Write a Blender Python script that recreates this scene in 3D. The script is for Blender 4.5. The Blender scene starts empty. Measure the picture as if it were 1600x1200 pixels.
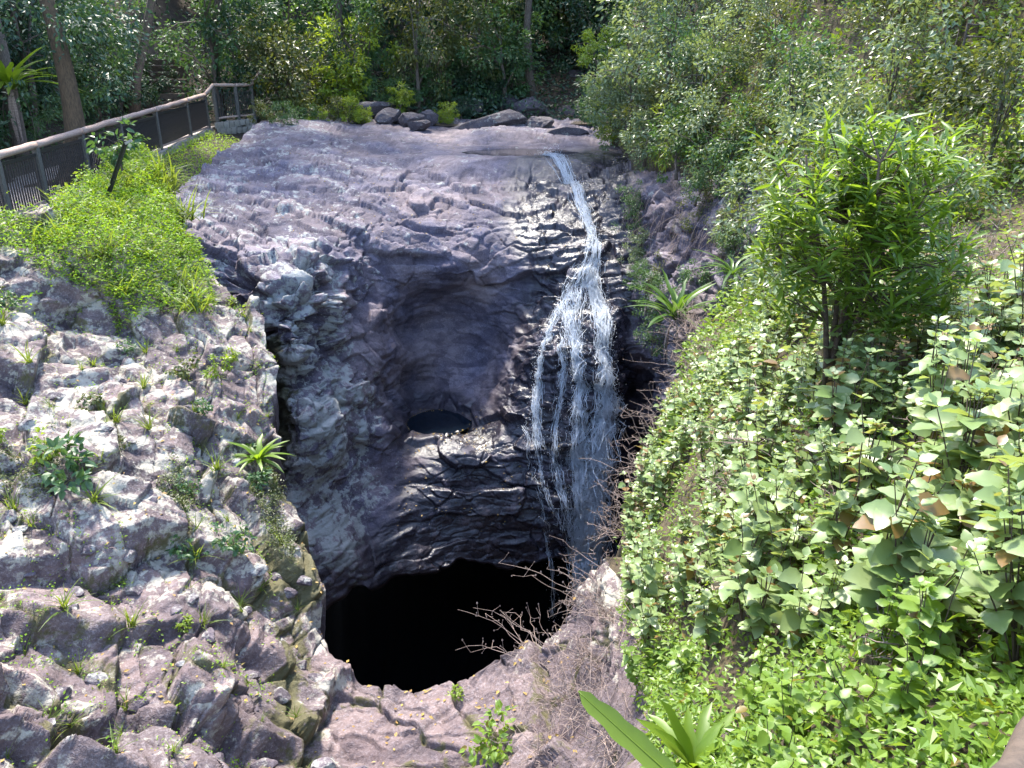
import bpy, math, random
import numpy as np
from mathutils import Vector, Matrix, Euler

# ------------------------------------------------------------------ scene, camera, light
scn = bpy.context.scene
col = scn.collection
F = 1256.0                       # focal length in pixels of a 1600 px wide frame
PITCH = math.radians(22.3)
CP, SP = math.cos(PITCH), math.sin(PITCH)
cam_d = bpy.data.cameras.new('camera')
cam_d.sensor_width = 36.0
cam_d.lens = 36.0 * F / 1600.0
cam_d.clip_start = 0.05
cam_d.clip_end = 2000.0
cam = bpy.data.objects.new('camera', cam_d)
cam.location = (0, 0, 0)
cam.rotation_euler = (math.pi / 2 - PITCH, 0, 0)
col.objects.link(cam)
scn.camera = cam

SUN_EL, SUN_AZ = math.radians(60), math.radians(-22)     # azimuth from +Y towards +X
world = bpy.data.worlds.new('World')
scn.world = world
world.use_nodes = True
wn = world.node_tree.nodes
wn.clear()
sky_n = wn.new('ShaderNodeTexSky')
sky_n.sky_type = 'NISHITA'
sky_n.sun_disc = False
sky_n.sun_elevation = SUN_EL
sky_n.sun_rotation = SUN_AZ
bg_n = wn.new('ShaderNodeBackground')
bg_n.inputs['Strength'].default_value = 0.15
wo = wn.new('ShaderNodeOutputWorld')
world.node_tree.links.new(sky_n.outputs[0], bg_n.inputs[0])
world.node_tree.links.new(bg_n.outputs[0], wo.inputs[0])
sd = bpy.data.lights.new('sun', 'SUN')
sd.energy = 2.1
sd.angle = math.radians(6.0)
sd.color = (1.0, 0.94, 0.82)
sun = bpy.data.objects.new('sun', sd)
svec = Vector((math.sin(SUN_AZ) * math.cos(SUN_EL), math.cos(SUN_AZ) * math.cos(SUN_EL), math.sin(SUN_EL)))
sun.rotation_euler = svec.to_track_quat('Z', 'Y').to_euler()
sun.location = svec * 60
col.objects.link(sun)
scn.view_settings.view_transform = 'Standard'
scn.view_settings.look = 'None'
scn.view_settings.exposure = 2.6
scn.view_settings.gamma = 1.0
scn.cycles.use_denoising = True
scn.cycles.max_bounces = 6
scn.cycles.diffuse_bounces = 2
scn.cycles.glossy_bounces = 2
scn.cycles.transmission_bounces = 4
scn.cycles.transparent_max_bounces = 6

random.seed(7)
rng = np.random.default_rng(11)

# ------------------------------------------------------------------ projection helpers
def ray(px, py):
    px = np.asarray(px, float); py = np.asarray(py, float)
    u = (px - 800) / F; v = (600 - py) / F
    return u, CP + v * SP, -SP + v * CP
def at(px, py, Y):
    dx, dy, dz = ray(px, py)
    t = np.asarray(Y, float) / dy
    return np.stack([dx * t, dy * t, dz * t], -1)
def atz(px, py, Z):
    dx, dy, dz = ray(px, py)
    t = np.asarray(Z, float) / dz
    return np.stack([dx * t, dy * t, dz * t], -1)
def proj(p):
    p = np.asarray(p, float)
    c = p[..., 1] * CP - p[..., 2] * SP
    up = p[..., 1] * SP + p[..., 2] * CP
    c = np.where(c < 0.05, 0.05, c)
    return 800 + F * p[..., 0] / c, 600 - F * up / c

# ------------------------------------------------------------------ noise
def _hash(ix, iy, iz, k):
    with np.errstate(over='ignore'):
        h = (ix.astype(np.uint32) * np.uint32(374761393) + iy.astype(np.uint32) * np.uint32(668265263)
             + iz.astype(np.uint32) * np.uint32(2147483647) + np.uint32((k * 3266489917) & 0xffffffff))
        h = (h ^ (h >> np.uint32(13))) * np.uint32(1274126177)
        h = (h ^ (h >> np.uint32(16))) * np.uint32(2246822519)
        h = h ^ (h >> np.uint32(15))
    return h.astype(np.float64) / 4294967295.0
def vnoise(p, k=0):
    i = np.floor(p).astype(np.int64); f = p - i
    f = f * f * f * (f * (f * 6 - 15) + 10)
    r = 0
    for dx in (0, 1):
        wx = f[..., 0] if dx else 1 - f[..., 0]
        for dy in (0, 1):
            wy = f[..., 1] if dy else 1 - f[..., 1]
            for dz in (0, 1):
                wz = f[..., 2] if dz else 1 - f[..., 2]
                r = r + wx * wy * wz * _hash(i[..., 0] + dx, i[..., 1] + dy, i[..., 2] + dz, k)
    return r * 2 - 1
def fbm(p, o=4, k=0, g=0.5):
    a, s, t = 1.0, 0.0, 0.0
    for j in range(o):
        s = s + a * vnoise(p * (2.03 ** j) + j * 17.3, k + j); t += a; a *= g
    return s / t
def blocks(p, k=0, jit=0.9, tilt=1.0):
    """fractured rock: every cell has its own height and tilt. returns height, edge distance, cell random"""
    i = np.floor(p).astype(np.int64)
    n = p.shape[0]
    F1 = np.full(n, 9e9); F2 = np.full(n, 9e9)
    H = np.zeros(n); R = np.zeros(n)
    for dx in (-1, 0, 1):
        for dy in (-1, 0, 1):
            for dz in (-1, 0, 1):
                cx, cy, cz = i[:, 0] + dx, i[:, 1] + dy, i[:, 2] + dz
                ex = p[:, 0] - (cx + 0.5 + jit * (_hash(cx, cy, cz, k) - 0.5))
                ey = p[:, 1] - (cy + 0.5 + jit * (_hash(cx, cy, cz, k + 1) - 0.5))
                ez = p[:, 2] - (cz + 0.5 + jit * (_hash(cx, cy, cz, k + 2) - 0.5))
                d = ex * ex + ey * ey + ez * ez
                near = d < F1
                F2 = np.where(near, F1, np.minimum(F2, d))
                r = _hash(cx, cy, cz, k + 3)
                h = (r - 0.5) * 2 + tilt * ((_hash(cx, cy, cz, k + 4) - .5) * ex + (_hash(cx, cy, cz, k + 5) - .5) * ey
                                           + (_hash(cx, cy, cz, k + 6) - .5) * ez) * 2
                H = np.where(near, h, H); R = np.where(near, r, R)
                F1 = np.where(near, d, F1)
    return H, np.sqrt(F2) - np.sqrt(F1), R
def terrace(t, edge=0.22):
    """bedding: each bed rises gently and breaks off at its edge"""
    fr = t - np.floor(t)
    return np.where(fr < 1 - edge, fr / (1 - edge), (1 - fr) / edge) - 0.5
def sstep(a, b, x):
    t = np.clip((x - a) / (b - a), 0, 1)
    return t * t * (3 - 2 * t)
class TPS:
    """thin plate spline of inverse depth over picture coordinates: planes in space are exact"""
    def __init__(s, pts, lam=1e-4):
        a = np.array(pts, float)
        s.c = a[:, :2] / 400.0
        n = len(a)
        K = s.k(s.c)
        A = np.zeros((n + 3, n + 3))
        A[:n, :n] = K + np.eye(n) * lam
        A[:n, n] = 1; A[:n, n + 1:] = s.c
        A[n, :n] = 1; A[n + 1:, :n] = s.c.T
        b = np.concatenate([1.0 / a[:, 2], np.zeros(3)])
        s.w = np.linalg.solve(A, b)
    def k(s, q):
        d = ((q[:, None, :] - s.c[None]) ** 2).sum(-1)
        return np.where(d > 1e-12, 0.5 * d * np.log(np.maximum(d, 1e-12)), 0)
    def __call__(s, px, py):
        sh = np.shape(px)
        q = np.stack([np.ravel(px), np.ravel(py)], -1) / 400.0
        out = np.empty(len(q)); n = len(s.c)
        for i in range(0, len(q), 40000):
            b = q[i:i + 40000]
            out[i:i + 40000] = s.k(b) @ s.w[:n] + s.w[n] + b @ s.w[n + 1:]
        return 1.0 / np.maximum(out, 0.008).reshape(sh)

# ------------------------------------------------------------------ mesh helpers
def grid_faces(nu, nv):
    i = np.arange((nu - 1) * (nv - 1))
    a = (i // (nv - 1)) * nv + i % (nv - 1)
    return np.stack([a, a + nv, a + nv + 1, a + 1], -1)
def mesh_np(name, v, f, smooth=False, attrs=None):
    """fast mesh from arrays; f is (n,k) or a list of such arrays"""
    fl = f if isinstance(f, list) else [f]
    fl = [np.asarray(x) for x in fl if len(x)]
    me = bpy.data.meshes.new(name)
    me.vertices.add(len(v)); me.vertices.foreach_set('co', np.asarray(v, np.float32).ravel())
    loops = np.concatenate([x.ravel() for x in fl]).astype(np.int32)
    tot = np.concatenate([np.full(len(x), x.shape[1]) for x in fl]).astype(np.int32)
    st = np.concatenate([[0], np.cumsum(tot)[:-1]]).astype(np.int32)
    me.loops.add(len(loops)); me.loops.foreach_set('vertex_index', loops)
    me.polygons.add(len(tot)); me.polygons.foreach_set('loop_start', st); me.polygons.foreach_set('loop_total', tot)
    me.polygons.foreach_set('use_smooth', np.full(len(tot), smooth))
    for k, a in (attrs or {}).items():
        at_ = me.attributes.new(k, 'FLOAT', 'POINT'); at_.data.foreach_set('value', np.asarray(a, np.float32).ravel())
    me.update(calc_edges=True)
    return me
def link(name, me, mat=None, parent=None, loc=None, label=None, cat=None, group=None, kind=None):
    o = bpy.data.objects.new(name, me)
    col.objects.link(o)
    if me is not None and mat is not None and not me.materials:
        me.materials.append(mat)
    if parent: o.parent = parent
    if loc is not None: o.location = [float(c) for c in loc]
    if label: o['label'] = label
    if cat: o['category'] = cat
    if group: o['group'] = group
    if kind: o['kind'] = kind
    return o
class MB:
    def __init__(s): s.v = []; s.f = {}; s.n = 0
    def add(s, v, f):
        v = np.asarray(v, float); f = np.asarray(f)
        s.v.append(v); s.f.setdefault(f.shape[1], []).append(f + s.n); s.n += len(v)
    def tube(s, pts, rad, sides=6, cap=True):
        pts = np.asarray(pts, float); n = len(pts)
        rad = np.broadcast_to(np.asarray(rad, float), (n,))
        tan = np.gradient(pts, axis=0); tan /= np.linalg.norm(tan, axis=1)[:, None] + 1e-9
        ref = np.array([0.31, 0.17, 0.93])
        if abs(tan[0] @ ref) > 0.9: ref = np.array([0.93, 0.3, 0.1])
        a = np.cross(tan, ref); a /= np.linalg.norm(a, axis=1)[:, None] + 1e-9
        b = np.cross(tan, a)
        th = np.arange(sides) * 2 * np.pi / sides
        ring = pts[:, None] + rad[:, None, None] * (a[:, None] * np.cos(th)[None, :, None] + b[:, None] * np.sin(th)[None, :, None])
        v = ring.reshape(-1, 3)
        i, j = np.meshgrid(np.arange(n - 1), np.arange(sides), indexing='ij'); j2 = (j + 1) % sides
        f = np.stack([i * sides + j, i * sides + j2, (i + 1) * sides + j2, (i + 1) * sides + j], -1).reshape(-1, 4)
        s.add(v, f)
        if cap:
            base = s.n - len(v)
            s.f.setdefault(sides, []).append(np.array([[base + k for k in range(sides)][::-1], [base + (n - 1) * sides + k for k in range(sides)]]))
    def box(s, c, h, rot=None, jit=0):
        q = np.array([[x, y, z] for x in (-1, 1) for y in (-1, 1) for z in (-1, 1)], float) * np.asarray(h)
        if jit: q += rng.normal(0, jit, q.shape)
        if rot is not None: q = q @ np.asarray(rot).T
        s.add(q + np.asarray(c), np.array([[0, 1, 3, 2], [4, 6, 7, 5], [0, 4, 5, 1], [2, 3, 7, 6], [0, 2, 6, 4], [1, 5, 7, 3]]))
    def mesh(s, name, smooth=False):
        return mesh_np(name, np.concatenate(s.v), [np.concatenate(x) for x in s.f.values()], smooth)
def frame_rot(d, up=(0, 0, 1)):
    """columns: x along d, z near up"""
    d = np.asarray(d, float); d = d / np.linalg.norm(d)
    y = np.cross(up, d); y /= np.linalg.norm(y) + 1e-9
    return np.stack([d, y, np.cross(d, y)], 1)

# ------------------------------------------------------------------ materials
def mat_new(name):
    m = bpy.data.materials.new(name); m.use_nodes = True
    t = m.node_tree; t.nodes.clear()
    out = t.nodes.new('ShaderNodeOutputMaterial')
    return m, t, out
def nd(t, typ, **kw):
    n = t.nodes.new(typ)
    for k, v in kw.items():
        if k.startswith('i_'):
            key = k[2:]
            key = int(key) if key.isdigit() else key.replace('_', ' ')
            if hasattr(v, 'links') or hasattr(v, 'is_linked'): t.links.new(v, n.inputs[key])
            else: n.inputs[key].default_value = v
        else: setattr(n, k, v)
    return n
def mixc(t, fac, a, b, blend='MIX'):
    n = t.nodes.new('ShaderNodeMix'); n.data_type = 'RGBA'; n.blend_type = blend
    for i, v in ((0, fac), (6, a), (7, b)):
        if hasattr(v, 'is_linked'): t.links.new(v, n.inputs[i])
        else: n.inputs[i].default_value = v if not isinstance(v, tuple) else (*v, 1)
    return n.outputs[2]
def mth(t, op, a, b=0.0, clamp=False):
    n = t.nodes.new('ShaderNodeMath'); n.operation = op; n.use_clamp = clamp
    for i, v in ((0, a), (1, b)):
        if hasattr(v, 'is_linked'): t.links.new(v, n.inputs[i])
        else: n.inputs[i].default_value = v
    return n.outputs[0]
def noise(t, scale, detail=6, rough=0.6, vec=None, dist=0.0):
    n = t.nodes.new('ShaderNodeTexNoise'); n.inputs['Scale'].default_value = scale
    n.inputs['Detail'].default_value = detail; n.inputs['Roughness'].default_value = rough
    n.inputs['Distortion'].default_value = dist
    if vec is not None: t.links.new(vec, n.inputs['Vector'])
    return n.outputs[0]
def ramp(t, fac, a, b):
    n = t.nodes.new('ShaderNodeMapRange'); n.interpolation_type = 'SMOOTHSTEP'
    t.links.new(fac, n.inputs[0]); n.inputs[1].default_value = a; n.inputs[2].default_value = b
    return n.outputs[0]
def attr(t, name):
    n = t.nodes.new('ShaderNodeAttribute'); n.attribute_name = name
    return n.outputs['Fac']

def rock_mat(name, c1, c2, lich_sun, lich_lo=0.56, lich_hi=0.64, moss=(0.03, 0.035, 0.012), chip=7.0):
    m, t, out = mat_new(name)
    pos = nd(t, 'ShaderNodeNewGeometry').outputs['Position']
    big = noise(t, 0.7, 2, 0.6, pos); mid = noise(t, 3.5, 5, 0.7, pos); fine = noise(t, 30, 3, 0.75, pos)
    base = mixc(t, ramp(t, big, 0.35, 0.65), c1, c2)
    base = mixc(t, ramp(t, mid, 0.3, 0.75), mixc(t, 0.42, base, (0.05, 0.04, 0.05)), base)
    base = mixc(t, mth(t, 'MULTIPLY', ramp(t, fine, 0.45, 0.7), 0.35), base, (0.42, 0.37, 0.38))
    base = mixc(t, ramp(t, attr(t, 'tone'), 0.15, 0.8), mixc(t, 1.0, base, (0.52, 0.5, 0.55), 'MULTIPLY'), base)
    # small broken chips: each with its own tone and relief
    mp = nd(t, 'ShaderNodeMapping'); mp.inputs['Scale'].default_value = (1.0, 1.0, 2.0); mp.inputs['Rotation'].default_value = (0.3, 0.2, 0.4)
    wv = nd(t, 'ShaderNodeVectorMath', operation='MULTIPLY_ADD'); nz = nd(t, 'ShaderNodeTexNoise'); nz.inputs['Scale'].default_value = 3.0; nz.inputs['Detail'].default_value = 2.0
    t.links.new(pos, nz.inputs['Vector']); t.links.new(nz.outputs[1], wv.inputs[0]); wv.inputs[1].default_value = (0.3, 0.3, 0.3); t.links.new(pos, wv.inputs[2])
    t.links.new(wv.outputs[0], mp.inputs[0])
    vo = nd(t, 'ShaderNodeTexVoronoi'); vo.inputs['Scale'].default_value = chip; t.links.new(mp.outputs[0], vo.inputs['Vector'])
    sp_ = nd(t, 'ShaderNodeSeparateColor'); t.links.new(vo.outputs['Color'], sp_.inputs[0])
    base = mixc(t, mth(t, 'MULTIPLY', ramp(t, sp_.outputs[0], 0.3, 1.0), 0.55), base, mixc(t, 1.0, base, (0.5, 0.48, 0.52), 'MULTIPLY'))
    # pale lichen crusts: ragged patches, also the sunlight painted on the buttress
    l1 = noise(t, 2.6, 6, 0.72, pos); l2 = noise(t, 11, 3, 0.7, pos)
    lf = mth(t, 'ADD', mth(t, 'MULTIPLY', l1, 0.7), mth(t, 'MULTIPLY', l2, 0.3))
    la = attr(t, 'lichen')
    lf = mth(t, 'ADD', lf, mth(t, 'MULTIPLY', mth(t, 'SUBTRACT', la, 0.5), 0.22))
    lf = mth(t, 'ADD', lf, mth(t, 'MULTIPLY', mth(t, 'SUBTRACT', sp_.outputs[1], 0.5), 0.10))
    lm = ramp(t, lf, lich_lo, lich_hi)
    lcol = mixc(t, noise(t, 19, 3, 0.5, pos), lich_sun, (lich_sun[0] * 0.72, lich_sun[1] * 0.78, lich_sun[2] * 0.66))
    base = mixc(t, mth(t, 'MULTIPLY', lm, 0.85), base, lcol)
    # moss, dark algae, and the cleft's painted shade
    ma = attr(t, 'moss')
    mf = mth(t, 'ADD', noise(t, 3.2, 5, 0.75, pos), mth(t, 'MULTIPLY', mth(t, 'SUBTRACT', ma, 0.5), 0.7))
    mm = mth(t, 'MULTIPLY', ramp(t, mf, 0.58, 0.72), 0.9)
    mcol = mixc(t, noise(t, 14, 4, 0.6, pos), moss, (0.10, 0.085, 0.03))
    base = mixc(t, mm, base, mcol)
    wet = attr(t, 'wet')
    wetn = mth(t, 'MULTIPLY', wet, ramp(t, l1, 0.25, 0.5), True)
    base = mixc(t, mth(t, 'MULTIPLY', wetn, 0.9), base, (0.014, 0.013, 0.019))
    b = nd(t, 'ShaderNodeBsdfPrincipled')
    t.links.new(base, b.inputs['Base Color'])
    rough = mth(t, 'SUBTRACT', 0.82, mth(t, 'MULTIPLY', wetn, 0.60))
    t.links.new(rough, b.inputs['Roughness'])
    bump = nd(t, 'ShaderNodeBump'); t.links.new(mth(t, 'SUBTRACT', 0.9, mth(t, 'MULTIPLY', wetn, 0.38)), bump.inputs['Strength']); bump.inputs['Distance'].default_value = 0.045
    hgt = mth(t, 'ADD', mth(t, 'ADD', mth(t, 'MULTIPLY', mid, 1.3), mth(t, 'MULTIPLY', sp_.outputs[2], 0.55)), mth(t, 'MULTIPLY', fine, 0.45))
    t.links.new(hgt, bump.inputs['Height']); t.links.new(bump.outputs[0], b.inputs['Normal'])
    t.links.new(b.outputs[0], out.inputs[0])
    return m
def soil_mat(name, c1, c2, scale=3.0):
    m, t, out = mat_new(name)
    pos = nd(t, 'ShaderNodeNewGeometry').outputs['Position']
    base = mixc(t, ramp(t, noise(t, scale, 8, 0.7, pos), 0.35, 0.65), c1, c2)
    base = mixc(t, mth(t, 'MULTIPLY', ramp(t, noise(t, scale * 9, 4, 0.7, pos), 0.5, 0.7), 0.5), base, (c2[0] * 1.7, c2[1] * 1.6, c2[2] * 1.5))
    b = nd(t, 'ShaderNodeBsdfPrincipled'); t.links.new(base, b.inputs['Base Color']); b.inputs['Roughness'].default_value = 0.9
    bump = nd(t, 'ShaderNodeBump'); bump.inputs['Distance'].default_value = 0.05
    t.links.new(noise(t, scale * 5, 8, 0.75, pos), bump.inputs['Height']); t.links.new(bump.outputs[0], b.inputs['Normal'])
    t.links.new(b.outputs[0], out.inputs[0])
    return m
def leaf_mat(name, c1, c2, dead=None, dead_f=0.0, rough=0.38, trans=0.35, tcol=None, spec=0.5):
    """green leaf: colour differs from leaf to leaf and from plant to plant, light passes through"""
    m, t, out = mat_new(name)
    g = nd(t, 'ShaderNodeNewGeometry'); oi = nd(t, 'ShaderNodeObjectInfo')
    rnd = mth(t, 'FRACT', mth(t, 'ADD', g.outputs['Random Per Island'], mth(t, 'MULTIPLY', oi.outputs['Random'], 7.31)))
    base = mixc(t, rnd, c1, c2)
    if dead:
        base = mixc(t, mth(t, 'GREATER_THAN', mth(t, 'FRACT', mth(t, 'MULTIPLY', rnd, 13.7)), 1 - dead_f), base, dead)
    v = noise(t, 40, 3, 0.6, g.outputs['Position'])
    base = mixc(t, mth(t, 'MULTIPLY', v, 0.35), base, (c1[0] * 0.6, c1[1] * 0.6, c1[2] * 0.6))
    b = nd(t, 'ShaderNodeBsdfPrincipled'); t.links.new(base, b.inputs['Base Color'])
    b.inputs['Roughness'].default_value = rough
    b.inputs['Specular IOR Level'].default_value = spec
    tr = nd(t, 'ShaderNodeBsdfTranslucent')
    t.links.new(mixc(t, 0.65, base, tcol or (c2[0] * 1.6, c2[1] * 1.5, c2[2] * 0.5)), tr.inputs[0])
    mx = nd(t, 'ShaderNodeMixShader'); mx.inputs[0].default_value = trans
    t.links.new(b.outputs[0], mx.inputs[1]); t.links.new(tr.outputs[0], mx.inputs[2])
    t.links.new(mx.outputs[0], out.inputs[0])
    return m
def plain_mat(name, c1, c2, scale=8.0, rough=0.75, stretch=(1, 1, 1), metal=0.0, bump=0.3, spec=0.5):
    m, t, out = mat_new(name)
    tc = nd(t, 'ShaderNodeTexCoord'); mp = nd(t, 'ShaderNodeMapping'); mp.inputs['Scale'].default_value = stretch
    t.links.new(tc.outputs['Object'], mp.inputs[0])
    n1 = noise(t, scale, 7, 0.7, mp.outputs[0])
    base = mixc(t, ramp(t, n1, 0.35, 0.65), c1, c2)
    b = nd(t, 'ShaderNodeBsdfPrincipled'); t.links.new(base, b.inputs['Base Color'])
    b.inputs['Roughness'].default_value = rough; b.inputs['Metallic'].default_value = metal
    b.inputs['Specular IOR Level'].default_value = spec
    bp = nd(t, 'ShaderNodeBump'); bp.inputs['Strength'].default_value = bump; bp.inputs['Distance'].default_value = 0.02
    t.links.new(n1, bp.inputs['Height']); t.links.new(bp.outputs[0], b.inputs['Normal'])
    t.links.new(b.outputs[0], out.inputs[0])
    return m
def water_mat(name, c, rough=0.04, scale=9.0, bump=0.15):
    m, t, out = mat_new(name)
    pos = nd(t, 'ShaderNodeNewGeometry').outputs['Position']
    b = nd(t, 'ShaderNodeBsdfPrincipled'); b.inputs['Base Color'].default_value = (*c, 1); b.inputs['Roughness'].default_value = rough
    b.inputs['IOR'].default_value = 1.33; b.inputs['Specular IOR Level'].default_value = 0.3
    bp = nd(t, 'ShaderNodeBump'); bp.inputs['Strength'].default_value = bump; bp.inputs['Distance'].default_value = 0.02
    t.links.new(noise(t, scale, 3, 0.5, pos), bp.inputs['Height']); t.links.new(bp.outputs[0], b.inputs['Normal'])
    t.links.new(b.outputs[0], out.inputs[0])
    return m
M = {}
M['rock_near'] = rock_mat('rock near', (0.215, 0.15, 0.138), (0.125, 0.09, 0.088), (0.42, 0.375, 0.33), 0.545, 0.64, moss=(0.045, 0.045, 0.012))
M['rock_far'] = rock_mat('rock far', (0.125, 0.112, 0.165), (0.235, 0.182, 0.195), (0.36, 0.355, 0.36), 0.54, 0.63, chip=5.0)
M['cave'] = M['rock_far']
M['soil'] = soil_mat('forest soil', (0.02, 0.014, 0.009), (0.045, 0.03, 0.018))
M['slope_soil'] = soil_mat('slope soil', (0.06, 0.042, 0.025), (0.11, 0.085, 0.045))
M['path'] = soil_mat('path paving', (0.40, 0.34, 0.32), (0.50, 0.43, 0.41), 2.0)

# ------------------------------------------------------------------ rock surfaces
FAR_PTS = [(300,250,24),(400,215,28),(560,190,33),(700,190,34),(900,190,34),(1000,220,30),(1100,190,27),(200,300,18),
 (830,240,27.3),(600,240,27),(450,240,25.5),(960,250,26.5),(400,300,21.5),(560,300,23),(700,300,23.8),(830,300,24),(920,300,23.8),
 (320,340,18.3),(430,370,19.2),(560,370,20.8),(700,380,21.7),(830,380,21.5),(930,380,21.5),
 (470,400,18.0),(440,440,16.7),(490,470,16.9),(482,535,16.2),(445,545,15.7),(470,590,16.4),(412,560,17.2),(414,640,17.0),(418,700,16.4),(450,640,15.4),(520,520,18.3),(560,470,19.6),(550,560,18.4),(400,480,16.6),
 (590,500,19.2),(610,540,19.3),(620,520,20.9),(680,540,21.5),(700,425,21.0),(700,455,21.7),(650,450,21.3),(770,450,21.4),(760,560,21.1),(790,530,20.7),(700,600,20.9),(626,600,20.6),
 (800,470,20.9),(822,540,19.6),(830,600,18.8),(780,650,18.7),(850,480,20.4),(600,580,19.2),(600,630,18.9),(620,665,18.3),
 (685,636,20.5),(685,695,18.1),(635,655,19.6),(740,652,19.5),(720,690,18.2),
 (570,700,17.2),(650,760,17.3),(760,760,17.4),(850,760,17.3),(930,760,17.6),
 (500,950,14.2),(560,925,15),(650,885,16),(750,872,16.7),(850,880,17),(940,890,17.2),
 (450,710,15.0),(460,800,14.7),(520,760,15.8),(560,850,15.4),(480,880,14.2),(300,700,15.5),(300,900,14),
 (900,440,20.3),(900,500,19.2),(900,600,18.3),(900,700,17.8),(950,440,20.5),(960,520,19.2),(970,600,18.6),(975,700,18.4),(980,800,18.2),
 (1000,500,19.7),(1010,600,20.8),(1015,700,21.3),(1005,800,20.8),(1000,300,21.5),(1060,330,18.5),(1150,330,16.5),(1060,400,17.8),(1150,420,16),
 (1050,480,16.8),(1100,520,15.2),(1060,560,15.8),(1055,640,15.8),(1045,740,15.8),(1200,500,14),(1200,300,15.5),(1200,650,13.5),(1010,380,20.3),(980,330,22.3),(1045,850,15.8),(1200,800,13)]
far_tps = TPS(FAR_PTS)
lipx = [150, 300, 400, 500, 560, 650, 750, 850, 950, 1010, 1060, 1300]
lipy = [700, 960, 985, 952, 926, 888, 872, 880, 897, 905, 880, 800]
NU, NV = 660, 470
pu = np.linspace(150, 1290, NU)
vv = np.linspace(0, 1, NV)
def far_left(py):          # the slab ends short of the path kerb
    return np.interp(py, [186, 235, 300, 400, 700], [415, 345, 275, 185, 150])
lip = np.interp(pu, lipx, lipy)
lip = lip + 14 * vnoise(np.stack([pu / 60, pu * 0, pu * 0], -1)) + 6 * vnoise(np.stack([pu / 17, pu * 0, pu * 0 + 3], -1))
PY = 186 + (lip[:, None] - 186) * vv[None] ** 0.92
fl_ = far_left(PY)
PX = fl_ + (pu[:, None] - 150) / 1140 * (1290 - fl_)
P = at(PX, PY, far_tps(PX, PY))
# the pot hole pool: flat floor hollowed below its water level
POOLC = np.array([-1.96, 19.35]); POOLZ = -9.05
# the creek pool far up
def normals(P):
    du = np.gradient(P, axis=0); dv = np.gradient(P, axis=1)
    n = np.cross(du, dv); n /= np.linalg.norm(n, axis=-1, keepdims=True) + 1e-9
    toc = -P
    s = np.sign((n * toc).sum(-1, keepdims=True)); s[s == 0] = 1
    return n * s
N = normals(P)
flat = P.reshape(-1, 3); nf = N.reshape(-1, 3); px = PX.ravel(); py = PY.ravel()
def rotz(a):
    c, s = math.cos(a), math.sin(a); return np.array([[c, -s, 0], [s, c, 0], [0, 0, 1]])
def rotx(a):
    c, s = math.cos(a), math.sin(a); return np.array([[1, 0, 0], [0, c, -s], [0, s, c]])
wq = np.stack([fbm(flat * 0.8, 3, 5), fbm(flat * 0.8, 3, 9), fbm(flat * 0.8, 3, 13)], -1)
q = (flat + 0.35 * wq) @ (rotz(0.25) @ rotx(0.35)).T
alc = np.exp(-(((px - 700) / 118) ** 2 + ((py - 535) / 118) ** 2) ** 2)        # smooth scoured hollow
low = sstep(640, 760, py) * (1 - sstep(620, 720, px))                            # smooth undercut wall
smooth = np.clip(1 - 0.85 * alc - 0.72 * low, 0.12, 1)
upper = 1 - sstep(330, 430, py)
vfar = 0.35 + 0.65 * sstep(195, 275, py)
h1, e1, r1 = blocks(q / np.array([1.7, 1.2, 0.7]), 1, tilt=0.8)
h2, e2, r2 = blocks(q / np.array([0.66, 0.5, 0.26]), 21, tilt=0.9)
h3, e3, r3 = blocks((flat + 0.1 * wq) / np.array([0.25, 0.22, 0.13]), 41)
g1, g2, g3 = 0.7 + 0.3 * sstep(0, 0.06, e1), 0.65 + 0.35 * sstep(0, 0.08, e2), sstep(0, 0.3, e3)
ter = terrace((flat[:, 2] + 0.22 * flat[:, 0] + 0.35 * wq[:, 0]) / 0.55) * (0.5 + 0.8 * sstep(-.3, .4, fbm(flat * 0.7, 2, 60)))
ter2 = terrace((flat[:, 2] - 0.1 * flat[:, 0] + 0.3 * wq[:, 1]) / 0.19, 0.3)
sl = 1 - 0.72 * upper
chunk = 0.42 + 0.75 * np.maximum(sstep(790, 850, px), 1 - sstep(520, 600, px))
disp = smooth * sl * (0.15 * h1 * g1 + 0.075 * h2 * g2 * chunk + 0.02 * h3 * g3 * chunk + 0.06 * ter + 0.008 * ter2)
disp -= smooth * sl * (0.05 * (1 - sstep(0, 0.05, e1)) + 0.035 * (1 - sstep(0, 0.06, e2)))
disp += vfar * smooth * upper * (0.06 * h1 * g1 + 0.035 * h2 * g2 + 0.012 * h3 * g3 - 0.04 * (1 - sstep(0, 0.06, e1)) - 0.03 * (1 - sstep(0, 0.08, e2)))
disp += vfar * smooth * upper * 0.05 * terrace((flat[:, 1] * 0.6 + 0.45 * flat[:, 0] + 1.2 * wq[:, 1]) / 1.3, 0.5)
disp += 0.22 * fbm(flat * 0.55, 3, 70) * sl + 0.035 * fbm(flat * 2.5, 3, 77) * sl
disp += 0.06 * fbm(flat * np.array([1.2, 1.2, 5.0]), 3, 90) * (0.2 + alc + low)   # horizontal bedding
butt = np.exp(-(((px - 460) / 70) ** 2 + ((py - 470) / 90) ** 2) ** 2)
disp += butt * (0.12 * h1 + 0.08 * h2)
D = flat + nf * disp[:, None]
# pool hollow
r = np.hypot(D[:, 0] - POOLC[0], D[:, 1] - POOLC[1])
k = 1 - sstep(0.5, 0.9 + 0.12 * vnoise(D * 2.2, 3), r)
D[:, 2] = np.where(D[:, 2] < POOLZ + 0.9, D[:, 2] * (1 - k) + (POOLZ - 0.35) * k, D[:, 2])
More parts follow.
